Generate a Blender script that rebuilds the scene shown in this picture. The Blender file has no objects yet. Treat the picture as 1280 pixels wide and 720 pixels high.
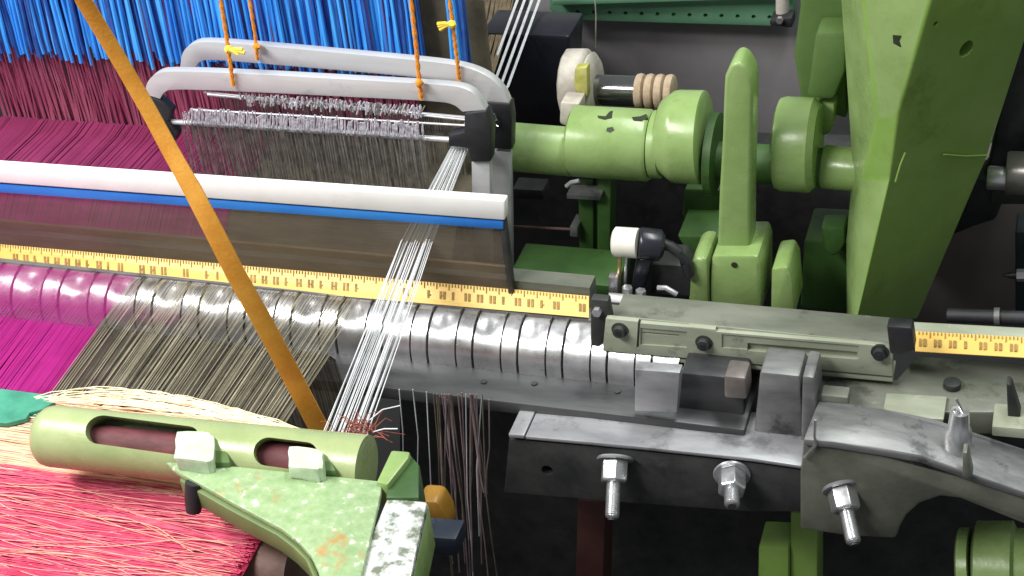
import bpy, bmesh, math, random
from mathutils import Vector, Matrix

rnd = random.Random(7)
S = bpy.context.scene
COL = S.collection

# ------------------------------------------------------------------ camera
FPX, DIST = 2000.0, 1.2
_u = Vector((-0.09, 0.566, 0.819)).normalized()
_r = Vector((0.949, 0.298, -0.10))
_r = (_r - _u * _r.dot(_u)).normalized()
_b = _r.cross(_u).normalized()
CAM = _b * DIST
cd = bpy.data.cameras.new('camera')
cd.sensor_width = 36.0
cd.lens = 36.0 * FPX / 1280.0
cd.clip_start, cd.clip_end = 0.01, 50.0
cam = bpy.data.objects.new('camera', cd)
COL.objects.link(cam)
cam.matrix_world = Matrix(((_r.x, _u.x, _b.x, CAM.x), (_r.y, _u.y, _b.y, CAM.y), (_r.z, _u.z, _b.z, CAM.z), (0, 0, 0, 1)))
S.camera = cam

# ------------------------------------------------------------------ light
S.view_settings.view_transform = 'Standard'
S.view_settings.look = 'None'
S.view_settings.exposure = 0.0
S.view_settings.gamma = 1.0
S.view_settings.use_curve_mapping = False
W = bpy.data.worlds.new('World'); S.world = W
W.use_nodes = True
bgn = W.node_tree.nodes['Background']
bgn.inputs[0].default_value = (0.92, 0.96, 1.0, 1)
bgn.inputs[1].default_value = 0.29

def area(name, loc, target, sx, sy, power, col=(1, 1, 1)):
    l = bpy.data.lights.new(name, 'AREA'); l.shape = 'RECTANGLE'; l.size, l.size_y = sx, sy
    l.energy = power; l.color = col
    o = bpy.data.objects.new(name, l); COL.objects.link(o)
    o.location = loc
    o.rotation_euler = (Vector(target) - Vector(loc)).to_track_quat('-Z', 'Y').to_euler()
    return o
area('fluorescent_lamp', (-0.75, -0.65, 1.25), (-0.1, 0.0, 0.0), 1.3, 0.22, 42.0, (1.0, 0.98, 0.94))
area('fluorescent_lamp', (0.5, 0.25, 1.7), (0.15, 0.1, 0.0), 1.2, 0.16, 24.0, (0.95, 1.0, 0.95))

# ------------------------------------------------------------------ pixel -> place
def at(px, py, Y=None, Z=None, X=None):
    d = (_r * ((px - 640) / FPX) - _u * ((py - 360) / FPX) - _b)
    if Y is not None: t = (Y - CAM.y) / d.y
    elif Z is not None: t = (Z - CAM.z) / d.z
    else: t = (X - CAM.x) / d.x
    return CAM + d * t

# ------------------------------------------------------------------ materials
def mat(name, c1, c2=None, c3=None, rough=0.5, metal=0.0, scale=60.0, bump=0.0, bscale=200.0, spec=0.5, coat=0.0, stretch=(1, 1, 1), lo=0.35, hi=0.65, rvar=0.0):
    m = bpy.data.materials.new(name); m.use_nodes = True
    nt = m.node_tree; N = nt.nodes; L = nt.links
    b = N['Principled BSDF']
    b.inputs['Roughness'].default_value = rough
    b.inputs['Metallic'].default_value = metal
    b.inputs['Specular IOR Level'].default_value = spec
    b.inputs['Coat Weight'].default_value = coat
    b.inputs['Coat Roughness'].default_value = 0.15
    tc = N.new('ShaderNodeTexCoord'); mp = N.new('ShaderNodeMapping')
    mp.inputs['Scale'].default_value = stretch
    L.new(tc.outputs['Object'], mp.inputs['Vector'])
    b.inputs['Base Color'].default_value = (*c1, 1)
    if c2 is not None:
        n = N.new('ShaderNodeTexNoise'); n.inputs['Scale'].default_value = scale; n.inputs['Detail'].default_value = 6.0; n.inputs['Roughness'].default_value = 0.65
        L.new(mp.outputs[0], n.inputs['Vector'])
        r = N.new('ShaderNodeValToRGB')
        r.color_ramp.elements[0].position = lo; r.color_ramp.elements[0].color = (*c1, 1)
        r.color_ramp.elements[1].position = hi; r.color_ramp.elements[1].color = (*c2, 1)
        if c3 is not None:
            e = r.color_ramp.elements.new(min(0.98, hi + 0.07)); e.color = (*c3, 1)
        L.new(n.outputs['Fac'], r.inputs['Fac'])
        L.new(r.outputs['Color'], b.inputs['Base Color'])
        if rvar:
            mr = N.new('ShaderNodeMapRange'); mr.inputs['From Min'].default_value = 0.3; mr.inputs['From Max'].default_value = 0.7
            mr.inputs['To Min'].default_value = max(0.05, rough - rvar); mr.inputs['To Max'].default_value = min(1, rough + rvar)
            L.new(n.outputs['Fac'], mr.inputs['Value']); L.new(mr.outputs[0], b.inputs['Roughness'])
    if bump:
        n2 = N.new('ShaderNodeTexNoise'); n2.inputs['Scale'].default_value = bscale; n2.inputs['Detail'].default_value = 4.0
        L.new(mp.outputs[0], n2.inputs['Vector'])
        bp = N.new('ShaderNodeBump'); bp.inputs['Strength'].default_value = bump; bp.inputs['Distance'].default_value = 0.001
        L.new(n2.outputs['Fac'], bp.inputs['Height']); L.new(bp.outputs[0], b.inputs['Normal'])
    return m

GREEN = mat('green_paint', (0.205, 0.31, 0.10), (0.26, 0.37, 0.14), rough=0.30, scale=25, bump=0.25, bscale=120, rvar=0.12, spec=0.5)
GREEN2 = mat('olive_and_shaded_green', (0.19, 0.33, 0.065), (0.23, 0.37, 0.09), rough=0.42, scale=18, bump=0.35, bscale=60, rvar=0.1)
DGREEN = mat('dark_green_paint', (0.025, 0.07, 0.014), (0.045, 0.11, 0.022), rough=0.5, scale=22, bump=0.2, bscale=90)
PALE = mat('pale_green_paint', (0.27, 0.335, 0.15), (0.35, 0.41, 0.20), rough=0.3, scale=20, bump=0.2, bscale=150, rvar=0.1)
FLAKE = mat('flaking_green_paint', (0.22, 0.33, 0.155), (0.30, 0.41, 0.22), (0.80, 0.85, 0.72), rough=0.35, scale=130, bump=0.7, bscale=260, lo=0.3, hi=0.60, rvar=0.15)
RUSTY = mat('rust_spotted_paint', (0.30, 0.42, 0.19), (0.42, 0.46, 0.26), (0.55, 0.25, 0.08), rough=0.4, scale=55, bump=0.6, bscale=260, lo=0.3, hi=0.66)
BLOCK = mat('chalky_green_paint', (0.38, 0.52, 0.34), (0.58, 0.68, 0.50), rough=0.5, scale=60, bump=0.6, bscale=150)
STEELFLAKE = mat('worn_bright_plate', (0.22, 0.25, 0.19), (0.75, 0.77, 0.74), rough=0.25, metal=0.35, scale=95, bump=1.0, bscale=140, lo=0.40, hi=0.52)
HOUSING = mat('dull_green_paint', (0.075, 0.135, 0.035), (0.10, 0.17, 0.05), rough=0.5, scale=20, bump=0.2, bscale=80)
CAST2 = mat('dark_worn_iron', (0.045, 0.046, 0.05), (0.095, 0.096, 0.10), rough=0.42, metal=0.45, scale=30, bump=0.25, bscale=150, rvar=0.12, stretch=(0.25, 1, 1))
GREYGREEN = mat('greasy_grey_green_paint', (0.25, 0.275, 0.20), (0.34, 0.365, 0.285), rough=0.38, scale=40, bump=0.3, bscale=120, stretch=(0.35, 1, 1), rvar=0.12)
GREYGREEN2 = mat('worn_grey_paint', (0.105, 0.115, 0.09), (0.18, 0.188, 0.158), rough=0.40, scale=30, bump=0.3, bscale=120, stretch=(0.3, 1, 1), rvar=0.12)
STEEL = mat('polished_steel', (0.62, 0.62, 0.63), (0.76, 0.76, 0.78), rough=0.30, metal=0.88, scale=60, rvar=0.08)
CAST = mat('bare_cast_iron', (0.15, 0.152, 0.155), (0.26, 0.26, 0.265), rough=0.45, metal=0.55, scale=40, bump=0.25, bscale=180, rvar=0.15, stretch=(0.3, 1, 1))
CASTL = mat('ground_steel', (0.27, 0.27, 0.29), (0.42, 0.42, 0.44), rough=0.42, metal=0.5, scale=30, bump=0.15, bscale=180, rvar=0.12, stretch=(0.3, 1, 1))
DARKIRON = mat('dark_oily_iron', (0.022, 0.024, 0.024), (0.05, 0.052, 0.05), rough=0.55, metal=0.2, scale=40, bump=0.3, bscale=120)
BLACK = mat('black_rubber', (0.010, 0.010, 0.012), (0.025, 0.025, 0.03), rough=0.5, scale=50, bump=0.3, bscale=150)
NAVY = mat('black_glossy_plastic', (0.012, 0.012, 0.02), (0.02, 0.02, 0.03), rough=0.28, scale=50)
GREYPANEL = mat('grey_painted_panel', (0.24, 0.225, 0.24), (0.30, 0.285, 0.30), rough=0.6, scale=12, bump=0.1)
DPANEL = mat('brown_grey_panel', (0.17, 0.15, 0.137), (0.21, 0.19, 0.175), rough=0.6, scale=12)
ALU = mat('brushed_aluminium', (0.54, 0.54, 0.55), (0.64, 0.64, 0.65), rough=0.42, metal=0.35, scale=50, stretch=(0.1, 1, 1), bump=0.08, bscale=200)
WHITE = mat('white_plastic', (0.82, 0.81, 0.79), (0.88, 0.87, 0.85), rough=0.45, scale=40)
BLUE = mat('blue_tape', (0.02, 0.16, 0.60), (0.04, 0.26, 0.72), rough=0.45, scale=25, stretch=(0.3, 1, 1))
YELLOW = mat('yellow_measuring_tape', (0.72, 0.45, 0.085), (0.80, 0.53, 0.13), rough=0.45, scale=25, stretch=(0.3, 1, 1))
YMARK = mat('faded_black_ink', (0.20, 0.12, 0.03), (0.40, 0.24, 0.06), rough=0.7, scale=200)
ORANGE = mat('orange_cord', (0.70, 0.22, 0.015), (0.80, 0.31, 0.03), rough=0.8, scale=120, bump=0.6, bscale=500)
ORANGE2 = mat('ochre_orange_strap', (0.48, 0.20, 0.012), (0.58, 0.27, 0.03), rough=0.75, scale=60, bump=0.25, bscale=500)
YCORD = mat('yellow_twine', (0.80, 0.55, 0.04), (0.9, 0.7, 0.1), rough=0.8, scale=120)
T_BLUE = mat('blue_yarn', (0.015, 0.20, 0.72), (0.07, 0.42, 0.95), rough=0.6, scale=60, stretch=(1, 1, 0.15))
T_DBLUE = mat('dark_blue_yarn', (0.01, 0.05, 0.25), (0.02, 0.10, 0.40), rough=0.7, scale=60)
T_PURP = mat('dusky_purple_yarn', (0.33, 0.05, 0.13), (0.46, 0.13, 0.22), rough=0.7, scale=70, stretch=(1, 1, 0.2))
T_MAG = mat('magenta_yarn', (0.52, 0.014, 0.26), (0.64, 0.03, 0.36), rough=0.55, scale=40)
T_MAG_SHADE = mat('shaded_magenta_yarn', (0.24, 0.02, 0.095), (0.30, 0.03, 0.125), rough=0.7, scale=40)  # magenta yarn with the shadow behind the reed put into its colour
T_OLIVE = mat('olive_yarn', (0.34, 0.30, 0.20), (0.55, 0.50, 0.36), rough=0.6, scale=60)
T_BROWN = mat('brown_yarn', (0.09, 0.075, 0.055), (0.16, 0.14, 0.10), rough=0.7, scale=60)
T_WHITE = mat('white_yarn', (0.70, 0.71, 0.73), (0.82, 0.82, 0.84), rough=0.55, scale=60)
T_GREY = mat('grey_yarn', (0.42, 0.45, 0.47), (0.60, 0.63, 0.65), rough=0.6, scale=60)
T_PINK = mat('pink_weft', (0.62, 0.05, 0.13), (0.76, 0.13, 0.21), rough=0.6, scale=80)
T_CRIM = mat('crimson_weft', (0.52, 0.02, 0.09), (0.66, 0.05, 0.14), rough=0.65, scale=60)
T_PEACH = mat('peach_weft', (0.78, 0.42, 0.27), (0.86, 0.56, 0.38), rough=0.6, scale=80)
T_CREAM = mat('cream_weft', (0.80, 0.68, 0.42), (0.88, 0.80, 0.58), rough=0.6, scale=80)
T_TEAL = mat('teal_weft', (0.03, 0.20, 0.13), (0.06, 0.30, 0.20), rough=0.65, scale=60)
T_RUST = mat('rusty_fibre', (0.22, 0.05, 0.03), (0.36, 0.10, 0.06), rough=0.8, scale=100)
REEDW = mat('oily_reed_wire', (0.20, 0.165, 0.125), (0.29, 0.245, 0.19), rough=0.45, metal=0.4, scale=10, stretch=(1, 1, 6))
WIRE = mat('heddle_wire', (0.22, 0.205, 0.19), (0.52, 0.49, 0.46), rough=0.35, metal=0.6, scale=150)
WIREL = mat('bright_heddle_loop', (0.40, 0.37, 0.44), (0.88, 0.86, 0.92), rough=0.35, metal=0.3, scale=400)
CREAMP = mat('scuffed_cream_paint', (0.36, 0.32, 0.28), (0.58, 0.54, 0.48), rough=0.6, scale=45, bump=0.4, bscale=90)
BEIGE = mat('beige_felt', (0.34, 0.25, 0.17), (0.46, 0.36, 0.26), rough=0.9, scale=150, bump=0.4, bscale=400)
SMUDGE = mat('dried_grease', (0.010, 0.016, 0.006), (0.02, 0.03, 0.01), rough=0.6, scale=90)
AMBER = mat('amber_plastic', (0.26, 0.13, 0.015), (0.36, 0.19, 0.03), rough=0.4, scale=40)
BROWN = mat('brown_leather', (0.10, 0.055, 0.045), (0.17, 0.10, 0.08), rough=0.7, scale=60, bump=0.4)
MAROON = mat('maroon_paint', (0.05, 0.015, 0.014), (0.07, 0.025, 0.02), rough=0.6, scale=30)
TURQ = mat('sea_green_paint', (0.10, 0.25, 0.15), (0.15, 0.32, 0.20), rough=0.5, scale=20)
FLOORM = mat('oily_concrete', (0.016, 0.016, 0.017), (0.03, 0.03, 0.03), rough=0.8, scale=8)
IVORY = mat('ivory_plastic', (0.66, 0.64, 0.56), (0.78, 0.76, 0.68), rough=0.35, scale=30)
BRASS = mat('brass_stem', (0.5, 0.34, 0.15), (0.62, 0.46, 0.25), rough=0.3, metal=0.7, scale=60)

def patch(m, col, scale, lo, hi, amount=1.0, rough=None, off=0.0):   # stains, rust and oil with an outline of their own
    nt = m.node_tree; N = nt.nodes; L = nt.links; b = N['Principled BSDF']
    tc = N.new('ShaderNodeTexCoord'); mp = N.new('ShaderNodeMapping'); mp.inputs['Location'].default_value = (off, off * .7, off * .3)
    L.new(tc.outputs['Object'], mp.inputs['Vector'])
    n = N.new('ShaderNodeTexNoise'); n.inputs['Scale'].default_value = scale; n.inputs['Detail'].default_value = 8.0; n.inputs['Roughness'].default_value = 0.7
    L.new(mp.outputs[0], n.inputs['Vector'])
    mr = N.new('ShaderNodeMapRange'); mr.inputs['From Min'].default_value = lo; mr.inputs['From Max'].default_value = hi; mr.inputs['To Max'].default_value = amount
    L.new(n.outputs['Fac'], mr.inputs['Value'])
    mx = N.new('ShaderNodeMix'); mx.data_type = 'RGBA'
    src = b.inputs['Base Color'].links
    if src: L.new(src[0].from_socket, mx.inputs[6])
    else: mx.inputs[6].default_value = b.inputs['Base Color'].default_value
    mx.inputs[7].default_value = (*col, 1)
    L.new(mr.outputs[0], mx.inputs[0]); L.new(mx.outputs[2], b.inputs['Base Color'])
patch(FLAKE, (.42, .20, .06), 26, .58, .66, .75)
patch(FLAKE, (.16, .22, .09), 48, .60, .66, .7, off=3)
patch(PALE, (.20, .22, .10), 22, .58, .72, .6)
patch(GREEN, (.09, .14, .035), 20, .60, .75, .6)
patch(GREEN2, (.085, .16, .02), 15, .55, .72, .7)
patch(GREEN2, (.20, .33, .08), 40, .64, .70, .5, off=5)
patch(GREYGREEN, (.07, .075, .05), 30, .57, .68, .7)
patch(GREYGREEN, (.40, .42, .34), 60, .64, .68, .6, off=2)
patch(GREYGREEN2, (.04, .045, .03), 26, .56, .68, .75)
patch(GREYGREEN2, (.26, .27, .24), 55, .63, .68, .55, off=4)
patch(CAST, (.04, .04, .04), 30, .56, .66, .75)
patch(CASTL, (.13, .13, .135), 24, .56, .66, .7)
patch(CASTL, (.06, .05, .045), 50, .64, .70, .7, off=6)
patch(WHITE, (.55, .54, .52), 30, .62, .72, .5)
patch(ALU, (.36, .36, .37), 30, .60, .72, .5)
patch(YELLOW, (.62, .38, .08), 40, .60, .72, .6)
patch(DARKIRON, (.08, .08, .078), 35, .62, .70, .6)
patch(DGREEN, (.015, .03, .01), 25, .56, .68, .7)

# ------------------------------------------------------------------ mesh helpers
def newbm(): return bmesh.new()

def link(name, bm, m, parent=None, smooth=True, bevel=0.0, seg=2, kind=None, label=None):
    if bevel > 0:
        bm.normal_update()
        es = [e for e in bm.edges if len(e.link_faces) == 2 and e.calc_face_angle(0) > 0.5]
        if es:
            try: bmesh.ops.bevel(bm, geom=es, offset=bevel, segments=seg, affect='EDGES', profile=0.5, clamp_overlap=True)
            except Exception: pass
    bmesh.ops.recalc_face_normals(bm, faces=bm.faces)
    me = bpy.data.meshes.new(name); bm.to_mesh(me); bm.free()
    if smooth:
        for p in me.polygons: p.use_smooth = True
        me.set_sharp_from_angle(angle=math.radians(38))
    me.materials.append(m)
    o = bpy.data.objects.new(name, me); COL.objects.link(o)
    if parent: o.parent = parent
    if kind: o['kind'] = kind
    if label: o['label'] = label
    return o

def tag(o, label=None, cat=None, group=None, kind=None):
    if label: o['label'] = label
    if cat: o['category'] = cat
    if group: o['group'] = group
    if kind: o['kind'] = kind
    return o

def root(name, label, cat, group=None):
    o = bpy.data.objects.new(name, None); o.empty_display_size = 0.02
    COL.objects.link(o)
    return tag(o, label, cat, group)

def prism(bm, pts, ext):
    n = len(pts)
    a = [bm.verts.new(p) for p in pts]; b = [bm.verts.new(Vector(p) + Vector(ext)) for p in pts]
    bm.faces.new(a); bm.faces.new(list(reversed(b)))
    for i in range(n):
        bm.faces.new((a[i], b[i], b[(i + 1) % n], a[(i + 1) % n]))
    return bm

def prY(bm, px, Y, depth):            # outline seen in the plane Y, with real depth behind it
    return prism(bm, [at(x, y, Y=Y) for x, y in px], (0, depth, 0))
def prZ(bm, px, Z, thick):            # outline seen in a level plane, with real thickness below it
    return prism(bm, [at(x, y, Z=Z) for x, y in px], (0, 0, -thick))

def box(bm, x0, x1, y0, y1, z0, z1):
    return prism(bm, [(x0, y0, z0), (x1, y0, z0), (x1, y0, z1), (x0, y0, z1)], (0, y1 - y0, 0))

def frame_of(d):
    d = Vector(d).normalized()
    a = Vector((0, 0, 1)) if abs(d.z) < 0.9 else Vector((0, 1, 0))
    u = d.cross(a).normalized(); v = d.cross(u).normalized()
    return u, v

def cyl(bm, p0, p1, r0, r1=None, n=28, cap=True, phase=0.0):
    return lathe(bm, p0, p1, [(0, r0), (1, r1 if r1 is not None else r0)], n, phase)

def lathe(bm, p0, p1, prof, n=28, phase=0.0):      # prof: (t along p0-p1, radius)
    p0, p1 = Vector(p0), Vector(p1); d = p1 - p0
    u, v = frame_of(d)
    rings = []
    for t, r in prof:
        c = p0 + d * t
        rings.append([bm.verts.new(c + (u * math.cos(2 * math.pi * k / n + phase) + v * math.sin(2 * math.pi * k / n + phase)) * r) for k in range(n)])
    for a, b in zip(rings, rings[1:]):
        for k in range(n):
            bm.faces.new((a[k], a[(k + 1) % n], b[(k + 1) % n], b[k]))
    bm.faces.new(list(reversed(rings[0]))); bm.faces.new(rings[-1])
    return bm

def strand(bm, pts, r, n=4, r_end=None):
    pts = [Vector(p) for p in pts]; m = len(pts); rings = []
    for i, p in enumerate(pts):
        d = pts[min(m - 1, i + 1)] - pts[max(0, i - 1)]
        u, v = frame_of(d)
        rr = r if r_end is None else r + (r_end - r) * i / (m - 1)
        rings.append([bm.verts.new(p + (u * math.cos(2 * math.pi * k / n) + v * math.sin(2 * math.pi * k / n)) * rr) for k in range(n)])
    for a, b in zip(rings, rings[1:]):
        for k in range(n):
            bm.faces.new((a[k], a[(k + 1) % n], b[(k + 1) % n], b[k]))
    bm.faces.new(list(reversed(rings[0]))); bm.faces.new(rings[-1])
    return bm

def ribbon(bm, pts, wvec, w, t):       # flat strap along pts: width w along wvec, thickness t
    wv = Vector(wvec).normalized(); rings = []
    pts = [Vector(p) for p in pts]
    for i, p in enumerate(pts):
        d = (pts[min(len(pts) - 1, i + 1)] - pts[max(0, i - 1)]).normalized()
        nn = d.cross(wv).normalized()
        ww = w[i] if isinstance(w, list) else w
        rings.append([bm.verts.new(p + wv * ww / 2 * a + nn * t / 2 * c) for a, c in ((1, .4), (.6, 1), (-.6, 1), (-1, .4), (-1, -.4), (-.6, -1), (.6, -1), (1, -.4))])
    n = 8
    for a, b in zip(rings, rings[1:]):
        for k in range(n): bm.faces.new((a[k], a[(k + 1) % n], b[(k + 1) % n], b[k]))
    bm.faces.new(list(reversed(rings[0]))); bm.faces.new(rings[-1])
    return bm

def cut(o, cutters):                    # real holes: subtract the cutter meshes, then delete them
    for bm in cutters:
        bmesh.ops.recalc_face_normals(bm, faces=bm.faces)
        me = bpy.data.meshes.new('hole'); bm.to_mesh(me); bm.free()
        c = bpy.data.objects.new('hole', me); COL.objects.link(c)
        md = o.modifiers.new('b', 'BOOLEAN'); md.operation = 'DIFFERENCE'; md.object = c; md.solver = 'EXACT'
        bpy.context.view_layer.update()
        dg = bpy.context.evaluated_depsgraph_get()
        nm = bpy.data.meshes.new_from_object(o.evaluated_get(dg))
        o.modifiers.clear(); old = o.data; o.data = nm
        bpy.data.meshes.remove(old); bpy.data.objects.remove(c); bpy.data.meshes.remove(me)
    o.data.set_sharp_from_angle(angle=math.radians(38))
    return o

def subparts(o):
    return [c for c in COL.objects if c.parent == o]

# ================================================================== THE SETTING
bm = newbm(); box(bm, -3, 3, -2.5, 3, -0.62, -0.60)
tag(link('floor', bm, FLOORM, smooth=False), kind='structure')

# ================================================================== WARP, HARNESS, CLOTH
ZW = 0.036                       # height of the warp sheet
YF = -0.224                      # fell of the cloth
XM = at(62, 492, Z=ZW).x         # magenta / olive boundary
XO = at(350, 531, Z=ZW).x        # end of the olive warp
XW0 = at(402, 546, Z=ZW).x; XW1 = at(458, 551, Z=ZW).x
XL = -0.52
ZB = at(100, 72, Y=.13).z
YV = 0.135                       # plane of the hanging harness

# front warp: from the fell down to the gap behind the guide teeth
ZG = -.0105
def dX(x):                        # the threads fan slightly between reed and fell
    f = (x - XM) / (XO - XM)
    return DM + (DO - DM) * max(-1.0, min(1.2, f))
DM = at(160, 350, Y=-.030, Z=None).x - XM
DO = at(446, 392, Y=-.030).x - XO
def zs(y): return ZW + (ZG - ZW) * (y - YF) / (-.045 - YF)
def upper(x, r, tgt, z=0.0):
    d = dX(x)
    strand(tgt, [(x + rnd.uniform(-.0006, .0006), YF + .003, ZW + z), (x + d * .5, (YF - .045) / 2, zs((YF - .045) / 2) + z), (x + d, -.043, ZG + z * .3), (x + d * 1.05, -.026, ZG - .0015), (x + d * 1.06, -.0150, -.0135)], r)
def lower(x, r, tgt, z=0.0):
    d = dX(x); q = lambda y: x + d * (y - YF) / (-.045 - YF)
    strand(tgt, [(x, YF + .003, ZW - .003 + z), (q(-.18), -.18, zs(-.18) - .003 + z), (q(-.102), -.102, zs(-.102) - .004 + z), (q(-.092), -.092, -.012), (q(-.085), -.084, -.05), (q(-.085), -.080, -.11)], r)
bm = newbm(); bl = newbm()
x = XL
while x < XM:
    upper(x, .00030, bm, rnd.uniform(-.0006, .0006)); x += .00125
x = XL
while x < XM - .0005:
    if rnd.random() < .965: lower(x, .00052, bl, rnd.uniform(-.0007, .0007))
    x += .00085
tag(link('magenta_warp', bm, T_MAG), 'bright magenta warp threads running from the cloth over the guides at left', 'warp threads', kind='stuff')
tag(link('magenta_lower_warp', bl, T_MAG), 'lower magenta warp layer dipping under the sley at left', 'warp threads', kind='stuff')
XR = at(255, 240, Z=ZW).x
bm = newbm()
x = XL
while x < XM + .012:
    z = ZW + rnd.uniform(-.001, .001)
    strand(bm, [(x, .040, z - .004), (x, .06, z), (x, YV - .02, z), (x, YV - .002, z + .003)], 0.0006)
    x += 0.0010
x = XL
while x < XM + .012:
    strand(bm, [(x, .042, ZW - .006), (x, .06, ZW - .002), (x, YV - .02, ZW - .002), (x, YV - .002, ZW + .001)], 0.0007); x += .0013
tag(link('shaded_magenta_warp', bm, T_MAG_SHADE), 'magenta warp sheet coloured dark as in shadow, between the reed and the hanging harness at left', 'warp threads', kind='stuff')
bm = newbm()
x = XL
while x < XM + .010:
    z = rnd.uniform(-.001, .001)
    strand(bm, [(x, .002, -.008 + z), (x, .022, .012 + z), (x, .045, ZW - .005 + z)], .00058); x += .0010
tag(link('magenta_back_warp', bm, T_MAG), 'magenta warp threads seen dimly through the reed wires at left', 'warp threads', kind='stuff')
# purple lower part of the harness, then blue cords above
bm = newbm()
x = XL
while x < -0.118:
    dx = rnd.uniform(-.003, .003)
    strand(bm, [(x, YV + rnd.uniform(-.003, .006), ZW - .002), (x + dx * .4, YV + rnd.uniform(-.003, .005), .09), (x + dx, YV + .004, .34)], 0.0007)
    x += 0.00105
x = XL
while x < -0.118:
    strand(bm, [(x, YV + .008, ZW - .002), (x + rnd.uniform(-.002, .002), YV + .010, .12), (x + rnd.uniform(-.003, .003), YV + .010, .34)], .0008, n=4); x += .0013
tag(link('purple_harness', bm, T_PURP), 'dusky purple threads hanging below the blue cords', 'harness threads', kind='stuff')
bm = newbm(); bm2 = newbm()
x = XL
while x < -0.0625:
    gap = (at(532, 60, Y=YV).x < x < at(566, 60, Y=YV).x)
    if not gap:
        z0 = ZB + (x + .4) * .0 + rnd.uniform(-.007, .006)
        dx = rnd.uniform(-.004, .004)
        yy = YV - .006 + rnd.uniform(-.004, .003)
        tgt = bm if rnd.random() < .8 else bm2
        strand(tgt, [(x, yy, z0), (x + dx * .1, yy, z0 + .012), (x + dx * .5, yy + .003, .16), (x + dx, yy + .004, .34)], rnd.uniform(.0012, .0021), n=6)
    x += rnd.uniform(.0028, .0058)
x = XL
while x < -0.0635:
    if not (at(532, 60, Y=YV).x < x < at(566, 60, Y=YV).x):
        z0 = ZB + .004 + rnd.uniform(-.008, .006)
        strand(bm2 if rnd.random() < .45 else bm, [(x, YV - .001, z0), (x + rnd.uniform(-.001, .001), YV, .16), (x + rnd.uniform(-.003, .003), YV + .002, .34)], .0012, n=5)
    x += .0019
tag(link('blue_harness', bm, T_BLUE), 'bright blue cords hanging at the top left', 'harness cords', kind='stuff')
tag(link('dark_blue_harness', bm2, T_DBLUE), 'darker blue cords hanging among the bright blue ones', 'harness cords', kind='stuff')
# brown slack warp at the back right of the harness
bm = newbm()
for k in range(130):
    q = rnd.random(); a = at(525 + 118 * q + rnd.uniform(-8, 8), -20, Y=.42); b = at(515 + 92 * q + rnd.uniform(-6, 6), 118, Y=.165)
    strand(bm, [a, (a + b) / 2 + Vector((rnd.uniform(-.004, .004), 0, -.004)), b], 0.0007)
tag(link('brown_warp', bm, mat('brown_hemp_yarn', (.16, .12, .07), (.26, .20, .12), rough=.7, scale=60)), 'brown olive warp threads behind the orange cords at top centre', 'warp threads', kind='stuff')

# olive warp in front of the reed and behind it
bm = newbm(); bm2 = newbm()
x = XM + .001
while x < XO:
    r = rnd.random()
    if r < .85: upper(x, rnd.uniform(.00018, .00034), bm if r < .5 else bm2, rnd.uniform(-.0015, .0015))
    x += rnd.choice((.0007, .0009, .0012, .0018))
tag(link('olive_warp', bm, T_OLIVE), 'pale olive warp threads between the magenta warp and the white threads', 'warp threads', kind='stuff')
tag(link('dark_olive_warp', bm2, T_BROWN), 'dark brown warp threads mixed among the pale olive ones', 'warp threads', kind='stuff')
bm = newbm(); bm3 = newbm()
x = XM + .001; run = 0
while x < XO:
    if rnd.random() < .12: run = rnd.random()
    lower(x, rnd.uniform(.00028, .00042), bm if rnd.random() < .45 + .4 * run else bm3, rnd.uniform(-.0012, .0012))
    x += .0008
tag(link('lower_olive_warp', bm3, mat('drab_yarn', (.22, .19, .13), (.34, .30, .21), rough=.65, scale=60)), 'lower layer of drab warp threads among the dark brown ones', 'warp threads', kind='stuff')
tag(link('lower_brown_warp', bm, T_BROWN), 'lower layer of brown warp threads under the olive ones', 'warp threads', kind='stuff')
bm = newbm()
x = XM + .010
while x < XO + .03:
    strand(bm, [(x, .003, -.008), (x, .045, ZW - .006), (x, .10, ZW - .002), (x, .148, ZW), (x, .154, ZW + .006), (x, .156, .16)], .0005); x += .0009
tag(link('brown_back_warp', bm, mat('drab_back_yarn', (.13, .11, .08), (.20, .17, .12), rough=.65, scale=60)), 'drab brown warp behind the reed under the heald frames', 'warp threads', kind='stuff')

# white selvage threads: each one an object
NW = 24
for k in range(NW):
    f = k / (NW - 1)
    xx = XW0 + (XW1 - XW0) * f + rnd.uniform(-.0007, .0007)
    z = ZW + rnd.uniform(-.004, .003)
    xe = XW0 + (XW1 - XW0) * (f * .93) + rnd.uniform(-.0015, .0015)
    xh = XW0 + .018 + (XW1 - XW0) * (.2 + .45 * f)
    pr = at(500 + 41 * f + rnd.uniform(-1, 1), 305, Y=0); pr.z += rnd.uniform(-.003, .004); pm = Vector((xe, YF, ZW)).lerp(pr, .5) + Vector((rnd.uniform(-.0008, .0008), 0, rnd.uniform(-.001, .001)))
    g = k % 4; hp = at(563 + 22 * f, 186, Y=.058 + .004 * g); hq = at(606 + 9 * g + 3 * f, 108, Y=.20); hr = at(660 + 9 * g + 3 * f, -40, Y=.42)
    bm = newbm()
    strand(bm, [(xe, YF - .004, ZW), (pm.x, pm.y, pm.z), (pr.x, -.001, pr.z), (hp.x, hp.y, hp.z), (hq.x, hq.y, hq.z), (hr.x, hr.y, hr.z)], 0.00034, n=5)
    tag(link('selvage_thread', bm, T_WHITE if k % 3 else T_GREY), 'thin white thread of the slanting bundle that crosses the yellow tape', 'thread', 'white threads crossing the yellow tape')

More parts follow.
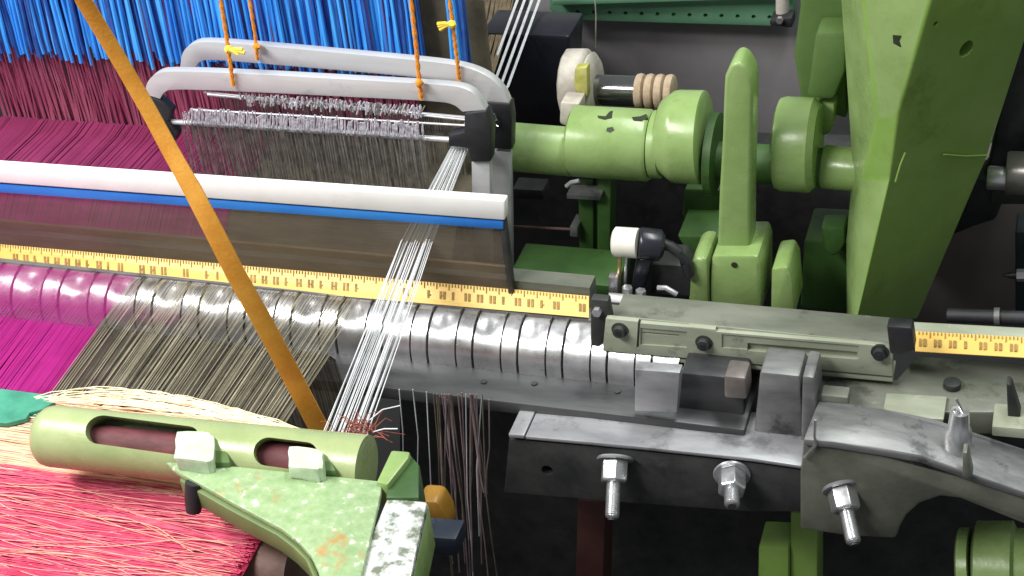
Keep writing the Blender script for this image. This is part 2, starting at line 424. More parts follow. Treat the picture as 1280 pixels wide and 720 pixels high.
# loose threads hanging below the sley
HAIR = mat('mauve_brown_yarn', (.20, .14, .15), (.30, .22, .23), rough=.7, scale=60)
hang = [(500, 492, 502, 575, 0), (517, 492, 521, 590, 0), (534, 495, 543, 640, 0), (550, 500, 566, 690, 1), (556, 500, 572, 640, 0), (578, 496, 588, 715, 1), (583, 498, 592, 720, 0), (596, 500, 602, 690, 1), (603, 500, 599, 655, 0), (560, 505, 586, 720, 1), (612, 505, 608, 600, 1)]
for k in range(20):
    q = rnd.uniform(538, 606); hang.append((q, 498, q + rnd.uniform(-4, 20), rnd.choice((620, 660, 700, 720)) + rnd.uniform(-20, 0), 1 if k % 3 else 2))
for x0, y0, x1, y1, g in hang:
    Y = -.085 + rnd.uniform(-.004, .004)
    a = at(x0, y0, Y=Y); a.z += .004; b = at(x1, y1 + 15, Y=Y)
    mid = (a + b) / 2 + Vector((rnd.uniform(-.003, .003), rnd.uniform(-.003, .003), 0))
    bm = newbm(); strand(bm, [a, a.lerp(mid, .5), mid, mid.lerp(b, .5) + Vector((rnd.uniform(-.001, .001), 0, 0)), b], 0.00055 if g else 0.00045, n=5)
    tag(link('loose_thread', bm, T_GREY if g == 0 else HAIR if g == 1 else T_BROWN), 'thin loose thread hanging in the dark gap below the grey sley bar', 'thread', 'loose threads hanging below the sley')

# rusty fluff where the white threads meet the cloth
bm = newbm(); c = at(452, 538, Z=ZW + .003)
for k in range(70):
    d = Vector((rnd.gauss(0, 1), rnd.gauss(0, 1), rnd.gauss(.2, .7))).normalized() * rnd.uniform(.006, .016)
    s = c + Vector((rnd.gauss(0, .006), rnd.gauss(0, .004), 0))
    strand(bm, [s, s + d * .6 + Vector((0, 0, .002)), s + d + Vector((rnd.gauss(0, .003), rnd.gauss(0, .003), -.001))], 0.00028, n=4)
tag(link('thread_tangle', bm, T_RUST), 'rust red tangle of frayed ends at the foot of the white threads', 'tangle')
for pts in ([(462, 525), (478, 512), (500, 507)], [(466, 540), (480, 536), (497, 536)]):
    bm = newbm(); strand(bm, [at(a, b, Z=ZW + .006) for a, b in pts], 0.0004, n=5)
    tag(link('frayed_thread', bm, T_WHITE), 'short white thread end curling out of the rust red tangle', 'thread', 'thread ends curling from the tangle')

# cloth
XE = at(398, 548, Z=ZW).x
cloth = root('woven_cloth', 'crimson and peach woven cloth with loose weft at the bottom left', 'cloth')
def cz(y, x=0):                   # sag of the cloth
    t = max(0, YF - y)
    return ZW - .004 - t * .05 - t * t * .25
def band(name, y0, y1, x0, x1, m):
    b = newbm(); ny, nx = 16, 40; g = []
    for j in range(ny + 1):
        y = y0 + (y1 - y0) * j / ny
        g.append([b.verts.new((x0 + (x1 - x0) * i / nx, y, cz(y) + math.sin(i * 2.1 + j) * .0006)) for i in range(nx + 1)])
    for j in range(ny):
        for i in range(nx): b.faces.new((g[j][i], g[j][i + 1], g[j + 1][i + 1], g[j + 1][i]))
    bmesh.ops.solidify(b, geom=b.faces[:], thickness=.0015)
    return link(name, b, m, cloth)
YP = -0.287
band('peach_band', YF, YP, -.56, XE, T_PEACH)
band('crimson_band', YP, -.62, -.56, XE - .004, T_CRIM)
def weft(name, n, y0, y1, x0, x1, m, r, wig, slope, lift, lab=None):
    b = newbm()
    for k in range(n):
        y = rnd.uniform(y0, y1); a = x0(y) if callable(x0) else x0
        e = x1 - abs(rnd.gauss(0, .006)); s = rnd.gauss(0, slope)
        if rnd.random() < .5: a = rnd.uniform(a, e - .08)
        ph = rnd.uniform(0, 6.3); fr = rnd.uniform(12, 38); pts = []; nseg = 30
        for i in range(nseg + 1):
            xx = a + (e - a) * i / nseg
            yy = y + s * (i / nseg - .5) + wig * math.sin(fr * xx + ph) + wig * .4 * math.sin(fr * 2.7 * xx + ph * 2)
            yy = min(yy, YF + .004)
            pts.append((xx, yy, cz(yy) + lift * (.6 + .5 * math.sin(fr * 1.3 * xx + ph * 3)) + .0006))
        strand(b, pts, r * rnd.uniform(.7, 1.3), n=4)
    return link(name, b, m, cloth, kind='stuff')
weft('peach_weft', 260, YP - .004, YF, -.42, XE, T_PEACH, .00036, .0007, .003, .0012)
weft('salmon_weft', 40, YP, YF - .004, -.42, XE, mat('salmon_weft', (.74, .26, .20), (.82, .36, .26), rough=.6, scale=80), .00036, .0007, .003, .001)
weft('cream_weft', 50, YF - .02, YF, -.40, XE, T_CREAM, .00032, .0012, .005, .0022)
b = newbm()                             # slack wefts that ride up over the warp
for k in range(46):
    x0 = XM + rnd.uniform(-.01, .05); x1 = XE - abs(rnd.gauss(0, .02)); h = rnd.uniform(.0, .020); w = rnd.uniform(1.2, 2.6)
    strand(b, [(x0 + (x1 - x0) * i / 20, YF - .003 + h * math.sin(math.pi * (i / 20) ** (1 / w) ) + .0008 * math.sin(i * 1.7 + k), cz(YF) + .0045 + .004 * math.sin(math.pi * i / 20) * rnd.uniform(.6, 1)) for i in range(21)], rnd.uniform(.00025, .0004), n=4)
link('slack_weft', b, T_CREAM, cloth, kind='stuff')
b = newbm()
for k in range(30):
    x0 = XM + rnd.uniform(-.01, .08); x1 = XE - abs(rnd.gauss(0, .02)); h = rnd.uniform(-.004, .015)
    strand(b, [(x0 + (x1 - x0) * i / 20, YF - .004 + h * math.sin(math.pi * (i / 20) ** .6) + .0006 * math.sin(i * 1.3 + k), cz(YF) + .004 + .003 * math.sin(math.pi * i / 20)) for i in range(21)], rnd.uniform(.0003, .00045), n=4)
link('slack_peach_weft', b, T_PEACH, cloth, kind='stuff')
weft('crimson_weft', 430, -.46, YP, -.42, XE - .004, T_CRIM, .00038, .0016, .004, .0012)
weft('rose_weft', 300, -.46, YP, -.42, XE - .006, T_PINK, .00032, .0020, .007, .002)
weft('pale_weft', 95, -.46, YP, -.42, XE - .008, mat('pale_rose_weft', (.74, .30, .26), (.84, .44, .36), rough=.6, scale=80), .00022, .0034, .016, .0028)
weft('loose_cream_weft', 34, -.44, YP, -.42, XE - .008, T_PEACH, .00022, .0052, .03, .0038)
XT = at(48, 512, Z=ZW).x
bm = newbm()
tp = [(XT - .3, YF + .002), (XT + .012, YF + .002), (XT + .006, YF - .006), (XT + .003, YF - .013), (XT - .004, YF - .018), (XT - .003, YF - .024), (XT - .014, YF - .031), (XT - .05, YF - .034), (XT - .3, YF - .03)]
prism(bm, [(a, b, ZW + .0005) for a, b in tp], (0, 0, -.003))
link('teal_patch', bm, T_TEAL, cloth, label='teal woven patch at the left edge of the cloth')
weft('teal_weft', 46, YF - .030, YF + .001, -.42, XT + .004, T_TEAL, .0004, .0005, .002, .0016)
# cloth roller seen at the cloth edge
bm = newbm(); lathe(bm, at(285, 705, Z=.005), at(372, 715, Z=.005), [(0, .014), (.03, .018), (.97, .018), (1, .014)], 28)
tag(link('cloth_roller', bm, BROWN), 'brown roller end just visible below the edge of the crimson cloth', 'roller')

# ================================================================== REED
reed = root('reed', 'brown wire reed with a white top bar and blue edging', 'reed')
XR0, XR1 = -.56, at(632, 300, Y=0).x
zt = at(630, 262, Y=-.004).z
zt0 = at(0, 210, Y=-.004).z
bm = newbm()
pa, pb = at(-160, 196, Y=-.006), at(631, 251, Y=-.006)
pc, pd = at(631, 276, Y=-.006), at(-160, 217, Y=-.006)
prism(bm, [pa, pb, pc, pd], (0, .009, 0))
link('top_bar', bm, WHITE, reed, bevel=.0015)
bm = newbm()
prism(bm, [at(-160, 218.5, Y=-.0045), at(629, 277, Y=-.0045), at(629, 287, Y=-.0045), at(-160, 229, Y=-.0045)], (0, .006, 0))
link('blue_edging', bm, BLUE, reed, bevel=.0006)
ztop = (pd.z + pc.z) / 2
bm = newbm()
x = -.56
while x < XR1 - .003:
    f = (x + .56) / (XR1 + .56)
    strand(bm, [(x, 0, -.012), (x, 0, pd.z + (pc.z - pd.z) * f + .002)], .00033)
    x += .00088
link('reed_wires', bm, REEDW, reed, kind='stuff')
bm = newbm(); box(bm, XR1 - .002, XR1 + .002, -.003, .004, -.014, pc.z + .001)
link('end_post', bm, DARKIRON, reed, bevel=.0006)
bm = newbm(); box(bm, -.56, XR1, .0025, .006, .010, .017)
link('baulk', bm, BRASS, reed, bevel=.0008)

# ================================================================== HEALD FRAMES
def heald(Y, xl, xr, rail, label, black, nhed, bars):
    t = root('heald_frame', label, 'heald frame', 'aluminium heald frames behind the reed')
    top, bot = rail
    def soft(l):
        for _ in range(2):
            l = [l[0]] + [q for a, b in zip(l, l[1:]) for q in ((a[0] * .75 + b[0] * .25, a[1] * .75 + b[1] * .25), (a[0] * .25 + b[0] * .75, a[1] * .25 + b[1] * .75))] + [l[-1]]
        return l
    pts = soft(top) + list(reversed(soft(bot)))
    bm = newbm(); prY(bm, pts, Y, .008)
    link('top_rail', bm, ALU, t, bevel=.0006)
    return t
# front frame
Y1, Y2 = .055, .095
t = heald(Y1, 0, 0, ([(181, 118), (183, 103), (194, 92), (210, 88), (330, 93), (450, 100), (560, 106), (585, 111), (598, 122), (607, 138)],
                     [(200, 124), (204, 116), (215, 111), (330, 116), (450, 122), (550, 127), (568, 131), (578, 140)]),
          'front heald frame with pale rounded top rail and black taped corner', True, 0, 0)
bm = newbm(); prY(bm, [(589, 200), (612, 202), (614, 330), (591, 330)], Y1 + .001, .007); link('side_rail', bm, ALU, t, bevel=.001)
bm = newbm(); prY(bm, [(580, 142), (608, 139), (614, 160), (613, 203), (588, 203), (584, 186), (560, 183), (560, 170), (580, 165)], Y1 - .002, .012); link('corner_tape', bm, BLACK, t, bevel=.0015)
bm = newbm(); prY(bm, [(182, 120), (200, 126), (214, 140), (210, 152), (222, 168), (218, 178), (208, 165), (196, 142)], Y1 - .001, .010); link('end_hook', bm, BLACK, t, bevel=.0012)
for (x0, y0, x1, y1, r) in ((212, 152, 585, 176, .0022), (255, 115, 585, 150, .0009), (238, 137, 585, 157, .0009)):
    bm = newbm(); cyl(bm, at(x0, y0, Y=Y1 + .004), at(x1, y1, Y=Y1 + .004), r, n=12); link('heddle_bar', bm, ALU, t)
bmw = newbm(); bml = newbm()
N = 230
for k in range(N):
    f = (k + rnd.uniform(-.3, .3)) / N
    if f < .03 and rnd.random() < .5: continue
    x = 226 + f * 305
    yb = 153 + (x - 212) / 373 * 24
    yt = 137 + (x - 238) / 347 * 20
    Y = Y1 + .004 + rnd.uniform(-.004, .004)
    # bright loop at the bar
    a = at(x + rnd.uniform(-1, 1), yt - 1 + rnd.uniform(-2, 6), Y=Y1 - .001); b = at(x + rnd.uniform(-1.5, 1.5), yb - 1, Y=Y1 - .001)
    if rnd.random() < .85: strand(bml, [a, (a + b) / 2 + Vector((rnd.uniform(-.001, .001), 0, 0)), b], rnd.uniform(.0004, .0008), n=4)
    if x > 300 and rnd.random() < .9:
        y3 = 117 + (x - 300) / 285 * 20
        a = at(x + rnd.uniform(-4, 4), y3 + rnd.uniform(-2, 3), Y=Y1 + .001); b = at(x + rnd.uniform(-5, 5), y3 + rnd.uniform(6, 16), Y=Y1 + .001)
        strand(bml if rnd.random() < .6 else bmw, [a, b], rnd.uniform(.0004, .0008), n=4)
    p = at(x, yb, Y=Y)
    strand(bmw, [p, (p.x + rnd.uniform(-.001, .001), Y, p.z - .022), (p.x + rnd.uniform(-.0015, .0015), Y + rnd.uniform(-.003, .003), ZW - .02), (p.x, Y, -.03)], rnd.uniform(.00035, .0006), n=4)
link('heddles', bmw, WIRE, t, kind='stuff'); link('heddle_loops', bml, WIREL, t, kind='stuff')
# rear frame
t = heald(Y2, 0, 0, ([(225, 84), (227, 66), (238, 55), (255, 51), (340, 58), (470, 70), (560, 79), (592, 86), (615, 98), (630, 114), (637, 131)],
                     [(244, 86), (248, 78), (260, 74), (340, 81), (470, 92), (555, 100), (580, 106), (597, 116), (608, 131)]),
          'rear heald frame with pale rail, standing behind the front one', True, 0, 0)
bm = newbm(); prY(bm, [(613, 188), (638, 190), (640, 350), (615, 350)], Y2 + .001, .007); link('side_rail', bm, ALU, t, bevel=.001)
bm = newbm(); prY(bm, [(608, 128), (637, 130), (640, 150), (639, 188), (613, 186), (607, 160)], Y2 - .002, .012); link('corner_tape', bm, BLACK, t, bevel=.0015)
bm = newbm(); strand(bm, [at(a, b, Y=Y2 - .004) for a, b in ((611, 147), (618, 142), (621, 150), (614, 153), (623, 158))], .0007, n=6); link('clip_wire', bm, STEEL, t)
bm = newbm(); cyl(bm, at(260, 118, Y=Y2 + .004), at(610, 150, Y=Y2 + .004), .0016, n=12); link('heddle_bar', bm, ALU, t)
bm = newbm()
for k in range(170):
    x = 275 + 300 * (k + rnd.random()) / 170
    p = at(x, 119 + (x - 260) * .0914, Y=Y2 + .004)
    strand(bm, [(p.x, Y2 + .004 + rnd.uniform(-.003, .003), p.z), (p.x + rnd.uniform(-.001, .001), Y2 + .004, ZW), (p.x, Y2 + .004, -.03)], rnd.uniform(.0003, .0005), n=4)
link('heddles', bm, WIRE, t, kind='stuff')

# orange cords that carry the frames
def cord(pts, Y, r, label, knot=None, tails=None):
    t = root('suspension_string', label, 'string', 'thin orange cords holding the heald frames')
    bm = newbm(); P = [at(a, b, Y=Y) for a, b in pts]
    for ph in (0, math.pi):             # two twisted plies
        q = []
        for i in range(len(P) - 1):
            for s in range(10):
                f = s / 10; p = P[i].lerp(P[i + 1], f); an = (i * 10 + s) * 1.1 + ph
                q.append(p + Vector((math.cos(an), math.sin(an), 0)) * r * .5)
        strand(bm, q, r * .75, n=6)
    link('ply', bm, ORANGE, t)
    if knot:
        bm = newbm(); p = at(*knot, Y=Y - .003)
        bmesh.ops.create_icosphere(bm, subdivisions=2, radius=r * 2.1, matrix=Matrix.Translation(p))
        for v in bm.verts: v.co += Vector((rnd.uniform(-1, 1), rnd.uniform(-1, 1), rnd.uniform(-1, 1))) * r * .35
        link('knot', bm, YCORD if tails else ORANGE, t)
    if tails:
        bm = newbm()
        for (a, b) in tails:
            strand(bm, [at(*knot, Y=Y - .004), at((knot[0] + a) / 2, (knot[1] + b) / 2 - 1, Y=Y - .006), at(a, b, Y=Y - .006)], .0011, n=6, r_end=.0016)
        link('knot_tail', bm, YCORD, t)
cord([(270, -60), (276, 0), (283, 45), (288, 80), (292, 111)], Y1 - .003, .0016, 'leftmost thin orange cord, knotted with yellow tails, on the front frame', (286, 62), [(303, 62), (298, 68), (306, 66)])
cord([(305, -60), (312, 0), (319, 45), (322, 78)], Y2 - .003, .0014, 'second thin orange cord from the left, on the rear frame', (321, 58))
cord([(509, -60), (514, 0), (520, 55), (524, 100), (527, 127)], Y1 - .003, .0016, 'third thin orange cord from the left, looped round the front rail', (524, 104))
cord([(555, -60), (562, 0), (568, 45), (572, 80), (574, 103)], Y2 - .003, .0015, 'rightmost thin orange cord, with a yellow twine tuft beside blue yarn', (565, 30), [(548, 33), (550, 37), (547, 30)])
bm = newbm(); cyl(bm, at(325, 78, Y=Y2 + .0), at(328, 90, Y=Y2 + .0), .0016, n=8)
tag(link('blue_stub', bm, T_BLUE), 'short blue cord end below the second orange cord', 'cord')

# broad ochre strap slanting across the front
bm = newbm()
sp = [(78, -60), (104, 0), (150, 76), (186, 138), (214, 190), (240, 236), (266, 286), (296, 345), (330, 405), (366, 472), (402, 542)]
sw = [.0092, .0095, .0098, .0102, .0108, .0115, .012, .0124, .0128, .0132, .0135]
ribbon(bm, [at(a, b, Y=YF + .015 + .012 * math.sin(i * .7)) for i, (a, b) in enumerate(sp)], (.94, .3, .25), sw, .003)
tag(link('orange_strap', bm, ORANGE2), 'broad ochre orange strap slanting from top left down to the cloth', 'strap')

# ================================================================== SLEY WITH GUIDE TEETH
sley = root('sley', 'grey metal sley bar with a row of shiny curved guide teeth', 'loom sley')
XS1 = at(930, 505, Y=-.076).x
bm = newbm(); prism(bm, [(-.56, -.076, -.047), (-.56, -.076, -.058), (-.56, .0, -.075), (-.56, .0, -.047)], (XS1 + .56, 0, 0))
link('sley_bar', bm, CAST2, sley, bevel=.0015)
bm = newbm(); box(bm, -.56, XS1, -.013, .012, -.047, -.013); link('guide_rail', bm, CAST, sley, bevel=.001)
def tooth(x0, x1, wide):
    b = newbm(); n = 12; st = 7 if wide else 3; rows = []
    for i in range(st + 1):
        f = i / st; xx = x0 + (x1 - x0) * f
        dip = math.sin(math.pi * f) ** 1.5 if wide else 0.0
        pr = []
        for k in range(n + 1):
            a = math.pi / 2 * k / n
            y = -.014 - .028 * math.sin(a); z = -.043 + .028 * math.cos(a)
            d = dip * .0022 * math.exp(-((k - 3) / 2.2) ** 2)
            pr.append((xx, y + d, z - d))
        pr.append((xx, -.042, -.0475)); pr.append((xx, -.0125, -.0475)); pr.append((xx, -.0125, -.016))
        rows.append([b.verts.new(p) for p in pr])
    m = len(rows[0])
    for r0, r1 in zip(rows, rows[1:]):
        for k in range(m): b.faces.new((r0[k], r1[k], r1[(k + 1) % m], r0[(k + 1) % m]))
    b.faces.new(rows[0]); b.faces.new(list(reversed(rows[-1])))
    return b
px = 846.0; k = 0
while True:
    w = 32 if k % 2 == 0 else 18
    x1 = at(px, 445, Y=-.04).x; x0 = at(px - w, 445, Y=-.04).x
    if x0 < -.47: break
    link('guide_tooth', tooth(x0, x1, k % 2 == 0), STEEL, sley)
    bm = newbm(); box(bm, x0 - .0015, x0 - .0008, -.019, -.0135, -.040, -.0125)
    link('guide_fin', bm, CAST, sley)
    px -= w + (3.2 if k % 2 == 0 else 2.2); k += 1
# small plates at the right end of the row
bm = newbm(); prY(bm, [(794, 462), (850, 466), (846, 516), (793, 514)], -.079, .010); link('end_plate', bm, CASTL, sley, bevel=.001)
bm = newbm(); prY(bm, [(851, 466), (930, 474), (930, 545), (846, 532)], -.060, .03); link('end_block', bm, CAST2, sley, bevel=.0015)
for (a, b) in ((668, 480), (772, 490), (605, 478)):
    bm = newbm(); p = at(a, b, Z=-.047); cyl(bm, p, p + Vector((0, 0, .0012)), .0024, n=14); link('screw', bm, DARKIRON, sley)

# ================================================================== MEASURING TAPES
def tape(top, bot, label, marks):
    t = root('measuring_tape', label, 'tape measure', 'yellow measuring tape along the reed')
    a, b = at(*top[0], Y=.000), at(*top[1], Y=.000)
    d, c = at(*bot[0], Y=-.013), at(*bot[1], Y=-.013)
    bm = newbm(); nrm = (b - a).cross(d - a).normalized()
    if nrm.y > 0: nrm = -nrm
    prism(bm, [a, b, c, d], -nrm * .0012); link('tape_strip', bm, YELLOW, t)
    bm = newbm()
    def rect(u0, u1, v0, v1):
        q = []
        for u, v in ((u0, v0), (u1, v0), (u1, v1), (u0, v1)):
            q.append(a.lerp(b, u).lerp(d.lerp(c, u), v) + nrm * .0010)
        prism(bm, q, -nrm * .0022)
    L = (b - a).length; n = int(L / .0025)
    for k in range(1, n):
        u = k / n
        rect(u - .00025 / L, u + .00025 / L, .02, .30 if k % 4 == 0 else .16)
        if k % 4 == 2 and rnd.random() < .8:
            w = .0024 / L
            rect(u - w, u - w * .3, .38, .74); 
            if rnd.random() < .7: rect(u + w * .2, u + w, .38, .74)
            if rnd.random() < .5: rect(u - w * .3, u + w * .2, .56, .62)
    link('tape_markings', bm, YMARK, t)
tape([(-160, 291), (736, 370)], [(-160, 319), (736, 397)], 'long yellow measuring tape strip with faded markings under the reed', True)
tape([(1144, 414), (1400, 428)], [(1144, 439), (1400, 454)], 'short yellow measuring tape strip at right of the grey unit', True)
bm = newbm(); prism(bm, [(-.56, .002, -.012), (-.56, .02, -.012), (-.56, .02, .004), (-.56, .004, .004)], (XR1 + .62, 0, 0))
link('tape_ledge', bm, GREYGREEN2, sley)

# ================================================================== GREY-GREEN RECEIVING UNIT
unit = root('receiving_unit', 'grey green slotted clamp unit bolted across the sley at right', 'loom unit')
YU = -.030
bm = newbm()
prism(bm, [at(765, 400, Y=YU), at(1112, 433, Y=YU), at(1112, 470, Y=YU), at(765, 446, Y=YU)], (0, .034, 0)); link('body', bm, GREYGREEN2, unit, bevel=.001)
bm = newbm(); prism(bm, [at(764, 380, Y=-.010), at(1112, 411, Y=-.010), at(1112, 432, Y=YU + .001), at(764, 398, Y=YU + .001)], (0, .008, -.014)); link('sloping_cover', bm, GREYGREEN2, unit, bevel=.001)
bm = newbm(); prism(bm, [at(760, 365, Y=.006), at(1120, 398, Y=.006), at(1120, 410, Y=.0), at(762, 378, Y=.0)], (0, .012, -.012)); link('back_ledge', bm, CAST, unit, bevel=.001)
bm = newbm(); prY(bm, [(757, 398), (1116, 434), (1116, 471), (753, 439)], YU - .006, .005); fp = link('slotted_plate', bm, GREYGREEN, unit, bevel=.0008)
cs = []
for poly, dp in (([(795, 406.5), (858, 412), (858, 415.5), (795, 410)], .0098), ([(795, 406.5), (798, 407), (796, 441), (793, 441)], .0098), ([(798, 416), (856, 421), (856, 441), (798, 437)], .0072), ([(800, 422), (846, 426), (846, 428), (800, 424)], .0095), ([(892, 417), (1072, 433), (1072, 436.5), (892, 421)], .0098), ([(900, 424), (1072, 439), (1072, 455), (900, 441)], .0070), ([(932, 436), (1070, 447.5), (1070, 456), (932, 445)], .0100)):
    b = newbm(); prY(b, poly, YU - .012, dp); cs.append(b)
cut(fp, cs)
bm = newbm(); prY(bm, [(753, 440), (1116, 472), (1116, 478), (753, 445)], YU - .004, .02); link('lower_lip', bm, GREYGREEN, unit, bevel=.0008)
for (a, b) in ((775, 412), (880, 428), (1100, 440)):
    p = at(a, b, Y=YU - .006); bm = newbm(); lathe(bm, p + Vector((0, .001, 0)), p + Vector((0, -.005, 0)), [(0, .0062), (.3, .0062), (.34, .0044), (1, .0042)], 18)
    s = link('cap_screw', bm, DARKIRON, unit)
    bm = newbm(); cyl(bm, p + Vector((0, -.004, 0)), p + Vector((0, -.0056, 0)), .0022, n=6); link('hex_socket', bm, BLACK, s)
bm = newbm(); prY(bm, [(1108, 408), (1140, 410), (1144, 438), (1128, 446), (1112, 443)], YU - .008, .012); link('end_stop', bm, BLACK, unit, bevel=.002)
bm = newbm(); prY(bm, [(738, 374), (760, 376), (764, 399), (748, 440), (738, 440)], YU - .002, .008); link('end_bracket', bm, DARKIRON, unit, bevel=.0012)
bm = newbm(); p = at(747, 388, Y=YU - .002); cyl(bm, p, p + Vector((0, -.004, 0)), .0035, n=6); link('nut', bm, CASTL, unit)

# ivory and black elbow fitting behind the unit
t = root('elbow_fitting', 'ivory cap and black elbow fitting standing behind the grey unit', 'fitting')
pc_, pe = at(767, 302, Y=.035), at(798, 304, Y=.035)
bm = newbm(); lathe(bm, pc_, pe, [(0, .0092), (.08, .0113), (.94, .0113), (1, .011)], 26); link('ivory_cap', bm, IVORY, t)
bm = newbm(); lathe(bm, pe, at(830, 307, Y=.04), [(0, .0115), (.1, .0122), (.85, .0118), (1, .008)], 24); link('elbow_body', bm, NAVY, t, bevel=.0004)
bm = newbm(); prY(bm, [(797, 312), (818, 308), (812, 338), (803, 365), (788, 365), (792, 338)], .032, .014); link('elbow_leg', bm, NAVY, t, bevel=.002)
bm = newbm(); strand(bm, [at(a, b, Y=.04) for a, b in ((826, 304), (838, 308), (848, 315), (857, 328), (862, 344))], .0042, n=12); link('hose', bm, BLACK, t)
for a, b, r, m in ((775, 318, .0016, BRASS), (783, 320, .0013, STEEL)):
    bm = newbm(); cyl(bm, at(a, b, Y=.03), at(a - 2, 368, Y=.03), r, n=10); link('stem', bm, m, t)
bm = newbm(); prY(bm, [(760, 346), (772, 348), (772, 372), (761, 371)], .022, .008); link('foot_plate', bm, STEEL, t, bevel=.001)
for a, b in ((784, 362), (801, 366)):
    bm = newbm(); cyl(bm, at(a, b + 8, Y=.02), at(a, b - 3, Y=.02), .004, n=6); link('nut', bm, STEEL, t)
t = root('dark_clamp', 'dark oily clamp block between the black elbow and the green lug', 'clamp')
bm = newbm(); prY(bm, [(815, 330), (850, 332), (866, 350), (866, 372), (812, 368)], .045, .03); link('block', bm, DARKIRON, t, bevel=.002)
bm = newbm(); strand(bm, [at(a, b, Y=.028) for a, b in ((822, 360), (832, 360), (846, 368))], .0022, n=8); link('lever_arm', bm, CASTL, t)

# ================================================================== BASE CASTING WITH BOLTS
base = root('base_casting', 'long grey iron base casting with a bright top edge and arched right end', 'casting')
YB = -.10
bm = newbm()
prism(bm, [at(636, 549, Y=YB), at(790, 563, Y=YB), at(940, 579, Y=YB), at(1060, 597, Y=YB), at(1110, 606, Y=YB), at(1105, 640, Y=YB), at(940, 640, Y=YB), at(800, 630, Y=YB), at(630, 616, Y=YB)], (0, .052, 0))
fb = link('front_beam', bm, DARKIRON, base, bevel=.001)
b = newbm(); p = at(684, 588, Y=YB); cyl(b, p + Vector((0, -.01, 0)), p + Vector((0, .015, 0)), .0045, n=18); cut(fb, [b])
bm = newbm()
prism(bm, [at(657, 550, Y=YB - .002) + Vector((0, 0, .0035)), at(790, 562, Y=YB - .002) + Vector((0, 0, .0035)), at(940, 578, Y=YB - .002) + Vector((0, 0, .0035)), at(1062, 596, Y=YB - .002) + Vector((0, 0, .0035)), at(1062, 596, Y=YB - .002) + Vector((0, .054, .0035)), at(657, 550, Y=YB - .002) + Vector((0, .052, .0035))], (0, 0, -.003))
link('top_plate', bm, CASTL, base, bevel=.0008)
bm = newbm()
prism(bm, [at(636, 548, Y=YB - .003) + Vector((0, 0, .004)), at(655.5, 549.6, Y=YB - .003) + Vector((0, 0, .004)), at(655.5, 549.6, Y=YB - .003) + Vector((0, .05, .004)), at(636, 548, Y=YB - .003) + Vector((0, .05, .004))], (0, 0, -.0035))
link('end_strip', bm, CASTL, base, bevel=.0008)
bm = newbm()
prY(bm, [(1000, 592), (1004, 556), (1040, 558), (1090, 566), (1150, 576), (1210, 597), (1300, 627), (1420, 665), (1420, 700), (1300, 664), (1235, 638), (1200, 624), (1176, 621), (1150, 630), (1133, 645), (1125, 660), (1120, 674), (1060, 671), (1000, 662)], YB - .006, .014)
link('arched_end', bm, mat('oily_olive_iron', (.075, .08, .062), (.135, .14, .115), rough=.40, scale=25, bump=.2, bscale=120), base, bevel=.0025)
bm = newbm()
fl = [at(a, b, Y=YB - .008) for a, b in ((1004, 549), (1040, 552), (1090, 560), (1150, 571), (1210, 592), (1300, 622), (1420, 662))]
fb_ = [Vector((p.x + .004, -.068, p.z + .0015)) for p in reversed(fl)]
prism(bm, fl + fb_, (0, 0, -.006))
link('flange', bm, CAST, base, bevel=.0015)
bm = newbm(); prY(bm, [(1203, 596), (1212, 598), (1216, 597), (1209, 566), (1203, 566)], YB - .012, .010); link('rib', bm, GREYGREEN2, base, bevel=.002)
# upright blocks between the sley and the flange
bm = newbm(); prY(bm, [(950, 465), (1000, 470), (1004, 545), (992, 580), (940, 574), (944, 520)], -.070, .03); link('upright_block', bm, CAST, base, bevel=.0025)
bm = newbm(); prY(bm, [(1003, 470), (1018, 472), (1022, 540), (1012, 575), (1000, 575)], -.074, .03); link('upright_fin', bm, CAST, base, bevel=.002)
bm = newbm(); prY(bm, [(905, 470), (932, 473), (934, 500), (905, 498)], -.072, .02); link('pad', bm, mat('brown_grey_iron', (.12, .105, .10), (.19, .165, .155), rough=.45, metal=.3, scale=50), base, bevel=.002)
# rail with grooves right of the upright
bm = newbm(); prZ(bm, [(1022, 470), (1120, 474), (1146, 444), (1300, 455), (1420, 468), (1420, 525), (1300, 515), (1022, 515)], -.030, .02); link('upper_shelf', bm, GREYGREEN2, base, bevel=.002)
bm = newbm(); prY(bm, [(1026, 514), (1180, 524), (1178, 533), (1026, 524)], -.064, .025); link('shelf_lip', bm, GREYGREEN, base, bevel=.001)
bm = newbm(); prY(bm, [(1026, 494), (1060, 497), (1060, 513), (1026, 511)], -.068, .012); link('stop_block', bm, GREYGREEN2, base, bevel=.001)
bm = newbm(); prY(bm, [(1240, 533), (1420, 548), (1420, 562), (1240, 545)], -.07, .025); link('shelf_lip', bm, GREYGREEN, base, bevel=.001)
bm = newbm(); prY(bm, [(1258, 480), (1264, 482), (1276, 520), (1268, 530), (1260, 530)], -.058, .01); link('dark_rib', bm, DARKIRON, base, bevel=.001)
for a, b in ((1045, 490), (1190, 484)):
    bm = newbm(); p = at(a, b, Z=-.030); cyl(bm, p, p + Vector((0, 0, .005)), .006, n=18); link('plug', bm, DARKIRON, base, bevel=.0008)

